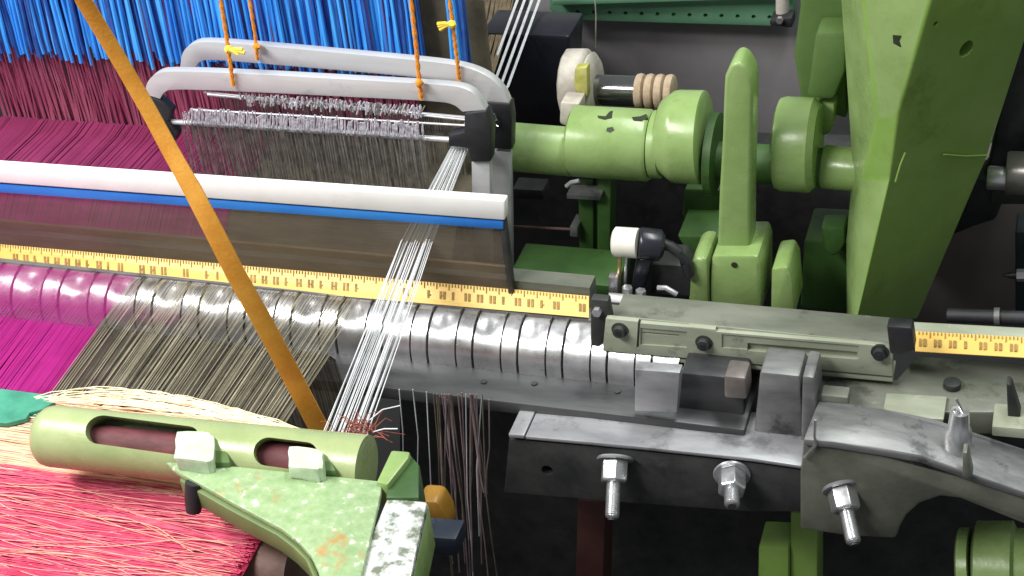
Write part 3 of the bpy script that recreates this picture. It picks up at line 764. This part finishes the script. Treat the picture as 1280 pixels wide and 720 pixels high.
def bolt(px, py, tip, label, sc=1.0):
    t = root('stud_bolt', label, 'bolt', 'bolts along the front of the base casting')
    ax = (at(tip[0], tip[1], Y=YB - .03) - at(px, py, Y=YB - .004)).normalized()
    p = at(px, py, Y=YB - .012)
    L = (at(tip[0], tip[1], Y=YB - .03) - p).length
    bm = newbm(); lathe(bm, p - ax * .0105, p - ax * .0080, [(0, .0120), (.5, .0130), (1, .0125)], 28); link('washer', bm, CASTL, t)
    bm = newbm(); lathe(bm, p - ax * .0078, p + ax * .0075, [(0, .0100), (.9, .0100), (1, .0088)], 6, phase=.3); n = link('nut', bm, STEEL, t, bevel=.0006)
    prof = [(0, .0050)]; m = 34
    for i in range(m):
        prof += [((i + .25) / m * .94, .0053), ((i + .75) / m * .94, .0047)]
    prof += [(.95, .0050), (1, .0036)]
    bm = newbm(); lathe(bm, p, p + ax * L, prof, 20); link('stud', bm, STEEL, t)
    bm = newbm(); cyl(bm, p + ax * (L - .0005), p + ax * (L + .0012), .0030, n=12); link('stud_tip', bm, DARKIRON, t)
bolt(768, 590, (765, 648), 'left bolt under the casting edge, with a steel nut and long stud')
bolt(915, 605, (915, 640), 'middle bolt under the casting edge, with the shortest stud')
bolt(1055, 626, (1068, 682), 'right bolt under the casting edge, its stud slanting right')

# upright bright cylinder near the right edge
t = root('locating_pin', 'short pale steel pin standing on the grey shelf at right', 'pin')
bm = newbm(); lathe(bm, at(1196, 562, Y=-.085), at(1200, 514, Y=-.085), [(0, .009), (.5, .009), (.6, .007), (1, .006)], 24); link('body', bm, STEEL, t)
bm = newbm(); strand(bm, [at(a, b, Y=-.086) for a, b in ((1195, 498), (1205, 518), (1200, 522), (1193, 512))], .0012, n=8); link('clip', bm, STEEL, t)
bm = newbm(); strand(bm, [at(a, b, Y=-.1085) for a, b in ((1019, 525), (1018, 545), (1020, 556), (1005, 572))], .0011, n=6)
tag(link('wire_hook', bm, STEEL), 'thin bright wire hook on the grey flange right of the upright block', 'wire')

# ================================================================== GREEN SHAFT ASSEMBLY
YS = .12
shaft = root('green_shaft', 'horizontal green shaft with sleeve and collars behind the sley', 'shaft')
def shx(px, py): return at(px, py, Y=YS)
def sec(name, x0, y0, x1, y1, prof, m=GREEN, n=44, parent=None):
    bm = newbm(); lathe(bm, shx(x0, y0), shx(x1, y1), prof, n); return link(name, bm, m, parent or shaft)
sec('shaft_end', 600, 180, 716, 190, [(0, .0195), (.98, .0195), (1, .0185)])
sec('shaft_core', 700, 188, 1090, 214, [(0, .0150), (1, .0150)], DGREEN)
sl = sec('sleeve', 716, 176, 815, 182, [(0, .0255), (.03, .0280), (.96, .0280), (1, .0262)])
def oncyl(px, py, a, b, r):            # where a pixel's ray meets a cylinder round the line a-b
    d = (_r * ((px - 640) / FPX) - _u * ((py - 360) / FPX) - _b); t = .9; ax_ = (b - a).normalized()
    while t < 1.6:
        q = CAM + d * t; w = q - a; w -= ax_ * w.dot(ax_)
        if w.length <= r: return q, w.normalized()
        t += .0004
    return q, Vector((0, -1, 0))
for pts, rr in (([(747, 145), (757, 146), (762, 140), (766, 139), (765, 148), (756, 150), (748, 148)], .0280), ([(790, 147), (800, 146), (808, 143), (810, 148), (802, 152), (792, 151)], .0280), ([(759, 160), (766, 159), (768, 163), (763, 166), (758, 164)], .0280), ([(818, 162), (824, 161), (825, 167), (819, 169)], .0262)):
    hits = [oncyl(a, b, shx(716, 176), shx(815, 182), rr) for a, b in pts]; nv = hits[0][1]
    bm = newbm(); prism(bm, [h + nv * .0006 for h, _ in hits], -nv * .002); link('grease_spot', bm, SMUDGE, shaft)
sec('thrust_ring', 815, 180, 830, 181, [(0, .0240), (.1, .0262), (.9, .0262), (1, .025)])
sec('collar', 826, 170, 882, 172, [(0, .0255), (.05, .0285), (.30, .0350), (.42, .0358), (.95, .0358), (1, .033)])
sec('inner_disc', 886, 192, 898, 193, [(0, .030), (.1, .032), (.9, .032), (1, .030)], DGREEN)
sec('end_collar', 970, 179, 1023, 182, [(0, .029), (.06, .0340), (.2, .0355), (.85, .0355), (1, .031)])
sec('shaft_stub', 1028, 208, 1090, 214, [(0, .0155), (.05, .0165), (1, .0165)])

lev = root('green_lever', 'upright green lever with a rounded top in front of the shaft', 'lever')
bm = newbm()
YL = .062
prY(bm, [(905, 112), (906, 96), (913, 82), (921, 77), (930, 82), (938, 95), (941, 112), (940, 170), (938, 240), (938, 325), (896, 322), (899, 240), (903, 170)], YL, .026)
link('arm', bm, GREEN, lev, bevel=.0065, seg=4)
bm = newbm(); prY(bm, [(890, 320), (948, 320), (952, 332), (952, 392), (886, 386), (888, 340)], YL - .014, .05); fo = link('foot', bm, GREEN, lev, bevel=.003)
bm = newbm(); p = at(918, 331, Y=YL - .014); cyl(bm, p + Vector((0, -.0006, 0)), p + Vector((0, .002, 0)), .0024, n=14); link('screw', bm, SMUDGE, lev)
for pts, lab in (([(863, 328), (872, 322), (884, 324), (886, 384), (860, 380)], 'small green lug left of the lever foot'), ([(964, 336), (984, 334), (990, 345), (994, 396), (963, 392)], 'small green lug right of the lever foot')):
    bm = newbm(); prY(bm, pts, YL - .018, .04)
    tag(link('mounting_lug', bm, GREEN, bevel=.003), lab, 'lug', 'green lugs beside the lever foot')

# plates under the shaft
t = root('hanger_bracket', 'dark green hanger bracket below the shaft sleeve', 'bracket')
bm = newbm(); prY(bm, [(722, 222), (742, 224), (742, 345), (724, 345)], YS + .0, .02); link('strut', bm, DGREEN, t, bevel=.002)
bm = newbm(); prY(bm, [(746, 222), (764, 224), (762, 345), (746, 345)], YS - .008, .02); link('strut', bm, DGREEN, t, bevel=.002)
bm = newbm(); prY(bm, [(708, 242), (752, 244), (750, 251), (708, 249)], YS - .016, .015); link('clip', bm, CAST, t, bevel=.001)
bm = newbm(); strand(bm, [at(a, b, Y=YS - .03) for a, b in ((708, 233), (714, 228), (724, 226))], .0018, n=8); link('split_pin', bm, CASTL, t)
bm = newbm(); cyl(bm, at(640, 283, Y=YS), at(722, 287, Y=YS), .0012, n=10)
tag(link('thin_rod', bm, BROWN), 'thin reddish rod crossing the dark gap right of the reed', 'rod')
bm = newbm(); prY(bm, [(712, 283), (722, 284), (722, 297), (712, 296)], YS - .01, .02)
tag(link('rod_block', bm, CAST, bevel=.001), 'small grey block at the end of the thin reddish rod', 'block')
bm = newbm(); prY(bm, [(634, 346), (770, 358), (770, 380), (634, 366)], .05, .05)
tag(link('cross_beam', bm, DGREEN, bevel=.002), 'dark green beam just behind the right end of the yellow tape', 'beam')
bm = newbm(); prY(bm, [(640, 236), (678, 238), (680, 250), (640, 249)], .19, .02)
tag(link('small_plate', bm, DARKIRON, bevel=.001), 'dim grey plate in the dark gap below the shaft end', 'plate')
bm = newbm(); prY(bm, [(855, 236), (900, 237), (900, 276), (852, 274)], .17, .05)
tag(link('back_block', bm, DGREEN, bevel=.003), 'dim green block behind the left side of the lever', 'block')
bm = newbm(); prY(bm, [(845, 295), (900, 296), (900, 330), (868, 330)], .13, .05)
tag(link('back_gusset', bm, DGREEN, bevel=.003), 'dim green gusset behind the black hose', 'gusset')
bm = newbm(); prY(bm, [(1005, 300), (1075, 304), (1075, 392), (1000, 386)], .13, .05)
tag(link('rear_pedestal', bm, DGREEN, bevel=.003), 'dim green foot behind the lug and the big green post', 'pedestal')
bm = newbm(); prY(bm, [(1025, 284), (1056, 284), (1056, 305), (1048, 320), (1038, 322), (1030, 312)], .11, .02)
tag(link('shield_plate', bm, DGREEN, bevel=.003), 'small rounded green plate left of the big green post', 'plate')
bm = newbm(); prY(bm, [(640, 372), (660, 375), (660, 400), (640, 396)], .1, .02)
bm.free()

# ================================================================== BIG GREEN POST
post = root('green_post', 'big slanting green cast post with a square hole at right', 'post')
yr, yl, yk = .040, .110, .118
def V(x, y, Y): return at(x, y, Y=Y)
L0, L1, L2 = V(1043, -120, yl), V(1056, 60, yl), V(1062, 150, yl)
L3, L4, L5 = V(1066, 215, yl), V(1058, 300, yl), V(1058, 400, yl)
A0, A1, A2 = V(1064, -120, yl - .050), V(1079, 10, yl - .050), V(1096, 148, yl - .050)
A3, A5 = V(1079, 222, yl - .030), V(1060, 400, yl - .035)
R0, R1, R2 = V(1198, -120, yr), V(1164, 0, yr), V(1123, 141, yr + .006)
R3, R5 = V(1113, 223, yr + .022), V(1070, 400, yr)
K0, K1, K2, K5 = V(1330, -120, yk), V(1284, 40, yk), V(1232, 200, yk), V(1146, 400, yk)
bm = newbm()
front = [(L0, A0, A1, A2, L2, L1), (L2, A2, A3, L4, L3), (L4, A3, A5, L5), (A0, R0, R1, R2, A2, A1), (A2, R2, R3, A3), (A3, R3, R5, A5), (R0, K0, K1, R1), (R1, K1, K2, R2), (R2, K2, K5, R5, R3)]
cache = {}
def gv(p, off=0):
    k = (round(p.x, 6), round(p.y, 6), round(p.z, 6), off)
    if k not in cache: cache[k] = bm.verts.new(p + Vector((0, off, 0)))
    return cache[k]
for fi, f in enumerate(front): bm.faces.new([gv(p) for p in f]).material_index = 1 if fi in (0, 1, 2, 3, 5) else 0  # one paint: faces turned from the lamp get their shade as an olive tone
ring = [L0, A0, R0, K0, K1, K2, K5, R5, A5, L5, L4, L3, L2, L1]
bk = [gv(Vector((p.x, .27, p.z)), .0001) for p in ring]
bm.faces.new(list(reversed(bk)))
for i in range(len(ring)):
    j = (i + 1) % len(ring)
    bm.faces.new((gv(ring[i]), bk[i], bk[j], gv(ring[j])))
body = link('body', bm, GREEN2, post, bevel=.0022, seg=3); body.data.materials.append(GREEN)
def midY(a, b, c, px, py):             # point on the plane of three points seen at a pixel
    n = (b - a).cross(c - a); d = (_r * ((px - 640) / FPX) - _u * ((py - 360) / FPX) - _b)
    return CAM + d * ((a - CAM).dot(n) / d.dot(n)), n.normalized()
def onface(name, a, b, c, pts, m, th, bev=0.0, lift=.0006):
    bm = newbm(); ps = []; nn = None
    for q in pts:
        p, nn = midY(a, b, c, *q); ps.append(p)
    if nn.dot(CAM) < 0: nn = -nn
    prism(bm, [p + nn * lift for p in ps], -nn * th)
    return link(name, bm, m, post, bevel=bev)
onface('square_hole', A1, R1, A2, [(1117, 43), (1127, 44), (1125, 50), (1128, 58), (1118, 58)], SMUDGE, .012, 0, .0012)
p, nn = midY(R1, K1, K2, 1208, 61)
if nn.dot(CAM) < 0: nn = -nn
b = newbm(); cyl(b, p + nn * .02, p - nn * .02, .0062, n=24); cut(body, [b])
p2, _n = midY(R1, K1, K2, 1170, 30); b = newbm(); cyl(b, p2 + nn * .02, p2 - nn * .01, .0018, n=12); cut(body, [b])
for pts in ([(1118, 226), (1124, 205), (1130, 190)], [(1178, 192), (1205, 194), (1232, 193)], [(1128, 278), (1160, 280), (1188, 276)]):
    bm = newbm()
    ps = [midY(R2, K2, K5, *q)[0] + nn * .0012 for q in pts]
    strand(bm, ps, .0007, n=6); link('weld_seam', bm, GREEN2, post)

# green blocks behind the post
t = root('green_housing', 'dark green stepped housing behind the left side of the big post', 'housing')
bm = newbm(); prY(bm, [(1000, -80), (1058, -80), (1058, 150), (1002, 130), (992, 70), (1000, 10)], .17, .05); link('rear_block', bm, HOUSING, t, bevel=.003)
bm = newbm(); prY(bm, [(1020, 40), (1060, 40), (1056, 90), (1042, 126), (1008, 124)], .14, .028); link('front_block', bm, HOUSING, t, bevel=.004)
bm = newbm(); prY(bm, [(1014, 128), (1044, 130), (1040, 165), (1030, 172), (1016, 165)], .145, .02); link('step', bm, GREEN, t, bevel=.003)
bm = newbm(); p = at(1049, 31, Y=.17); cyl(bm, p + Vector((0, -.002, 0)), p + Vector((0, .004, 0)), .005, n=18); link('plug', bm, SMUDGE, t)

# ================================================================== BACKGROUND MACHINERY
bm = newbm(); prY(bm, [(660, -120), (1010, -120), (1010, 190), (660, 175)], .46, .04)
tag(link('machine_panel', bm, GREYPANEL, bevel=.003), 'plain grey machine panel in the background at top right of centre', 'panel')
t = root('perforated_rail', 'sea green rail with a row of small holes along the top edge', 'rail')
bm = newbm(); prY(bm, [(690, -60), (992, -40), (992, 34), (700, 26), (686, 12)], .43, .02); rail = link('rail_face', bm, TURQ, t, bevel=.002)
cs = []
for k in range(13):
    b = newbm(); p = at(722 + k * 20, 15 + k * .55, Y=.43); cyl(b, p + Vector((0, -.02, 0)), p + Vector((0, .015, 0)), .0021, n=12); cs.append(b)
cut(rail, cs)
bm = newbm(); prY(bm, [(690, 0), (985, -10), (985, -2), (690, 7)], .415, .012); link('upper_lip', bm, TURQ, t, bevel=.001)
t = root('rail_clamp', 'dark clamp with a pale stem at the right end of the perforated rail', 'clamp')
bm = newbm(); cyl(bm, at(978, -40, Y=.40), at(978, 26, Y=.40), .006, n=16); link('stem', bm, CREAMP, t)
bm = newbm(); prY(bm, [(962, 25), (990, 22), (990, 36), (975, 34), (962, 33)], .385, .02); link('jaw', bm, BLACK, t, bevel=.002)
bm = newbm(); p = at(975, 24, Y=.384); cyl(bm, p, p + Vector((0, -.004, 0)), .0032, n=6); link('nut', bm, STEEL, t)
bm = newbm(); strand(bm, [at(a, b, Y=.36) for a, b in ((742, -30), (745, 20), (744, 60))], .0006, n=6)
tag(link('hanging_wire', bm, CREAMP), 'thin pale wire hanging in front of the grey panel', 'wire')
bm = newbm(); prY(bm, [(600, 40), (712, 45), (706, 152), (700, 175), (600, 175)], .30, .05)
tag(link('black_cover', bm, NAVY, bevel=.004), 'black cover between the grey threads and the cream pulley', 'cover')
# pulley, rod and felt rings
t = root('cream_pulley', 'scuffed cream pulley with a yellow smear left of the steel rod', 'pulley')
YP2 = .20
bm = newbm(); lathe(bm, at(707, 104, Y=YP2), at(736, 105, Y=YP2), [(0, .026), (.1, .0290), (.85, .0295), (1, .027)], 14); link('rim', bm, CREAMP, t, bevel=.001)
bm = newbm(); lathe(bm, at(737, 106, Y=YP2), at(746, 106, Y=YP2), [(0, .025), (.5, .027), (1, .023)], 30); link('flange', bm, CREAMP, t)
bm = newbm(); prY(bm, [(718, 86), (734, 84), (735, 122), (726, 126), (717, 110)], YP2 - .030, .010); link('yellow_smear', bm, mat('yellow_paint_smear', (.30, .32, .03), (.50, .46, .16), rough=.6, scale=90), t, bevel=.002)
bm = newbm(); prY(bm, [(700, 128), (724, 130), (724, 158), (712, 160), (699, 155)], YP2 - .05, .02); link('lower_bracket', bm, CREAMP, t, bevel=.002)
bm = newbm(); cyl(bm, at(746, 112, Y=YP2), at(800, 114, Y=YP2), .0125, n=36)
tag(link('steel_rod', bm, mat('dark_polished_steel', (.20, .20, .20), (.26, .26, .26), rough=.16, metal=.9, scale=20)), 'dark polished rod between the cream pulley and the beige rings', 'rod')
for k in range(4):
    x = 795 + k * 12.3; bm = newbm(); lathe(bm, at(x, 114 + k * .4, Y=YP2), at(x + 11.6, 114.4 + k * .4, Y=YP2), [(0, .0115), (.15, .0140), (.5, .0148), (.85, .0140), (1, .0115)], 30)
    tag(link('felt_ring', bm, BEIGE), ('beige ring on the rod, nearest the steel part', 'beige ring on the rod, second from the left', 'beige ring on the rod, third from the left', 'beige ring on the rod, touching the green collar')[k], 'ring', 'beige rings on the rod')
bm = newbm(); prY(bm, [(600, 175), (1075, 190), (1075, 520), (600, 520)], .34, .03)  # dark backdrop added where the machine interior is only shade
tag(link('dark_backdrop', bm, DARKIRON), 'added black backing sheet for the shadow behind the shaft', 'frame')

# right-hand background
bm = newbm(); prY(bm, [(1120, 200), (1420, 200), (1420, 420), (1120, 420)], .26, .03)
tag(link('side_cover', bm, DPANEL, bevel=.002), 'brown grey side cover right of the big green post', 'cover')
bm = newbm(); prY(bm, [(1262, 40), (1330, 40), (1300, 150), (1256, 248), (1244, 276), (1218, 284), (1184, 298), (1190, 280), (1206, 226), (1232, 222), (1244, 170)], .20, .03)
tag(link('black_bar', bm, BLACK, bevel=.003), 'black slanting bar beside the right edge of the green post', 'bar')
t = root('steel_spindle', 'dull steel spindle poking in from the right edge', 'spindle')
bm = newbm(); lathe(bm, at(1234, 222, Y=.16), at(1258, 223, Y=.16), [(0, .008), (.1, .009), (1, .009)], 26); link('tip', bm, STEEL, t)
bm = newbm(); lathe(bm, at(1258, 216, Y=.16), at(1400, 222, Y=.16), [(0, .0155), (.02, .0165), (1, .0165)], 30); link('sleeve', bm, mat('dull_steel', (.22, .21, .19), (.30, .29, .27), rough=.3, metal=.7, scale=30), t)
bm = newbm(); prY(bm, [(1240, 235), (1420, 240), (1420, 258), (1236, 256)], .165, .02)
tag(link('dark_support', bm, DARKIRON, bevel=.002), 'dark support under the steel spindle', 'support')
bm = newbm(); prY(bm, [(1269, 290), (1420, 290), (1420, 400), (1269, 395)], .20, .03)
tag(link('dark_box', bm, mat('blue_black_paint', (.012, .018, .02), (.02, .028, .03), rough=.5), bevel=.002), 'blue black box at the right edge above the tape', 'box')
t = root('pointed_stud', 'small pointed stud on the blue black box', 'stud')
bm = newbm(); lathe(bm, at(1272, 344, Y=.17), at(1252, 344, Y=.17), [(0, .003), (.4, .003), (1, .0005)], 16); link('point', bm, BLACK, t)
bm = newbm(); cyl(bm, at(1284, 344, Y=.17), at(1271, 344, Y=.17), .005, n=6); link('nut', bm, CASTL, t)
t = root('black_rod', 'black rod with a grey clip just above the right tape', 'rod')
bm = newbm(); cyl(bm, at(1184, 394, Y=.06), at(1420, 403, Y=.06), .0052, n=18); link('rod', bm, BLACK, t)
bm = newbm(); cyl(bm, at(1243, 396, Y=.06), at(1250, 396, Y=.06), .0068, n=18); link('clip', bm, CAST, t)
bm = newbm(); prism(bm, [at(1140, 402, Y=.012), at(1420, 417, Y=.012), at(1420, 430, Y=.003), at(1140, 414, Y=.003)], (0, .02, -.02))
tag(link('tape_support', bm, GREYGREEN, bevel=.001), 'grey green support strip behind the short yellow tape', 'support')

# lower right machinery in shade
bm = newbm(); prY(bm, [(500, 470), (1420, 560), (1420, 900), (500, 900)], .05, .03)  # dark sheet added to stand in for the darkness under the casting
tag(link('lower_shade_sheet', bm, DARKIRON), 'added black sheet filling the shadow below the base casting', 'plate')
bm = newbm(); prY(bm, [(722, 625), (757, 628), (752, 800), (716, 800)], -.02, .03)
tag(link('maroon_strut', bm, MAROON, bevel=.002), 'dim maroon strut in the shadow below the left bolt', 'strut')
t = root('green_pedestal', 'green stepped pedestal under the arched casting', 'pedestal')
bm = newbm(); prY(bm, [(988, 640), (1022, 645), (1022, 820), (986, 820)], -.05, .03); link('tall_step', bm, GREEN2, t, bevel=.002)
bm = newbm(); prY(bm, [(948, 684), (986, 686), (986, 820), (946, 820)], -.055, .03); link('low_step', bm, GREEN2, t, bevel=.002)
t = root('green_hub', 'green rounded hub at the bottom right corner', 'hub')
bm = newbm(); lathe(bm, at(1200, 712, Y=-.06), at(1216, 712, Y=-.06), [(0, .026), (.2, .030), (1, .030)], 34); link('rim', bm, GREEN, t)
bm = newbm(); lathe(bm, at(1218, 712, Y=-.055), at(1300, 716, Y=-.055), [(0, .030), (.05, .035), (.6, .036), (.65, .031), (1, .031)], 40); link('barrel', bm, GREEN, t)

# ================================================================== FRONT GREEN TEMPLE BRACKET
tb = root('temple_bracket', 'pale green slotted bracket with flaking paint lying over the cloth', 'bracket')
ZT = .066
pL, pR = at(64, 545, Z=ZT), at(505, 589, Z=ZT)
ax = (pR - pL)
bm = newbm()
prof = [(-.038, .004), (-.034, .012), (-.024, .0175), (-.010, .0205), (.01, .0215), (.5, .0215), (.90, .0215)]
lathe(bm, pL, pR, [(t, r * .9) for t, r in prof], 48)
tube = link('slotted_tube', bm, PALE, tb)
def slot(x0, y0, x1, y1, hw):           # capsule cutter coming from the camera side of the tube
    a, b2 = at(x0, y0, Z=ZT + .015), at(x1, y1, Z=ZT + .015)
    b = newbm(); d = (b2 - a).normalized(); vdir = (_b + Vector((0, 0, .35))).normalized()
    s = vdir.cross(d).normalized(); pts = []
    for k in range(13):
        an = -math.pi / 2 + math.pi * k / 12; pts.append(b2 + d * math.cos(an) * hw + s * math.sin(an) * hw)
    for k in range(13):
        an = math.pi / 2 + math.pi * k / 12; pts.append(a + d * math.cos(an) * hw + s * math.sin(an) * hw)
    prism(b, [p - vdir * .026 for p in pts], vdir * .05)
    return b
cut(tube, [slot(126, 537, 232, 551, .0092), slot(334, 564, 380, 570, .0085)])
# roller with pins inside the slots
bm = newbm(); cyl(bm, pL + ax * .02, pL + ax * .85, .010, n=24); link('inner_roller', bm, mat('dark_red_roller', (.07, .016, .02), (.16, .04, .05), rough=.7, scale=120, stretch=(.3, 1, 1)), tb)
for main, side in (([(221, 538), (262, 541), (268, 546), (266, 574), (258, 576), (218, 572)], [(262, 548), (276, 544), (282, 552), (288, 578), (262, 578)]), ([(361, 557), (398, 561), (404, 566), (403, 585), (396, 587), (360, 582)], [(400, 566), (408, 563), (413, 570), (420, 588), (399, 588)])):
    bm = newbm(); prism(bm, [at(a, b, Z=ZT + .020) for a, b in main], (0, 0, -.010))
    bmesh.ops.subdivide_edges(bm, edges=bm.edges[:], cuts=2, use_grid_fill=True)
    for v in bm.verts: v.co += Vector((rnd.uniform(-1, 1), rnd.uniform(-1, 1), rnd.uniform(-1, 1))) * .0006
    link('wedge_block', bm, BLOCK, tb, bevel=.0008)
    bm = newbm(); prism(bm, [at(a, b, Z=ZT + .014) for a, b in side], (0, 0, -.010)); link('wedge_hollow_shade', bm, HOUSING, tb, bevel=.0015)  # dark piece stands in for the shaded hollow beside the block
# gusset plate: level, with a curved lower left edge
GZ = ZT + .010
gp = [(206, 577), (250, 578), (330, 586), (420, 595), (478, 601), (476, 618), (466, 660), (452, 718), (440, 790), (404, 790), (402, 735), (397, 712), (388, 694), (372, 676), (352, 661), (322, 645), (290, 628), (252, 606), (222, 590)]
bm = newbm(); prism(bm, [at(a, b, Z=GZ) for a, b in gp], (0, 0, -.004)); link('gusset_plate', bm, FLAKE, tb, bevel=.0012)
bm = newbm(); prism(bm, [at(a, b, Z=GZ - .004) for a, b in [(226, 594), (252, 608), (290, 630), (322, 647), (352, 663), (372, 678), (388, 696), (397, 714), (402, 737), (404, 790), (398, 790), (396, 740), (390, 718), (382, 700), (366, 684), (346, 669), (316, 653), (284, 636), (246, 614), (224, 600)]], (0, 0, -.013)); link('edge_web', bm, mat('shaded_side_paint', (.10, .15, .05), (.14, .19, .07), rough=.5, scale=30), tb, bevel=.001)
bm = newbm(); p = at(244, 606, Z=GZ - .004); lathe(bm, p + Vector((0, 0, .002)), p + Vector((-.002, -.006, -.016)), [(0, .0055), (.6, .0055), (1, .0045)], 18); link('set_screw', bm, BLACK, tb)
bm = newbm(); prism(bm, [at(a, b, Z=GZ + .003) for a, b in [(470, 602), (489, 562), (513, 564), (511, 572), (484, 606)]], (0, 0, -.03)); link('end_plate', bm, GREEN, tb, bevel=.0015)
bm = newbm(); prism(bm, [at(a, b, Z=GZ - .001) for a, b in [(484, 603), (512, 566), (524, 580), (524, 622), (482, 622)]], (0, 0, -.03)); link('end_wall', bm, DGREEN, tb, bevel=.0015)
bm = newbm(); prism(bm, [at(a, b, Z=GZ - .003) for a, b in [(484, 622), (534, 627), (520, 690), (500, 790), (436, 790), (448, 722), (468, 660)]], (0, 0, -.006)); link('post_plate', bm, STEELFLAKE, tb, bevel=.0012)
bm = newbm(); prism(bm, [at(a, b, Z=GZ - .010) for a, b in [(534, 628), (536, 634), (523, 694), (503, 792), (499, 792), (520, 690)]], (0, 0, -.03)); link('post_edge', bm, GREEN, tb, bevel=.001)
bm = newbm(); prY(bm, [(520, 626), (546, 628), (558, 648), (562, 668), (522, 668)], -.16, .02)
tag(link('amber_cap', bm, AMBER, bevel=.004), 'dark amber cap tucked behind the bright worn plate', 'cap')
bm = newbm(); prY(bm, [(522, 670), (570, 674), (572, 696), (520, 694)], -.20, .02)
tag(link('blue_black_strip', bm, mat('blue_black_plastic', (.01, .016, .03), (.02, .03, .05), rough=.5), bevel=.002), 'blue black strip below the amber cap', 'strip')

S.render.film_transparent = False
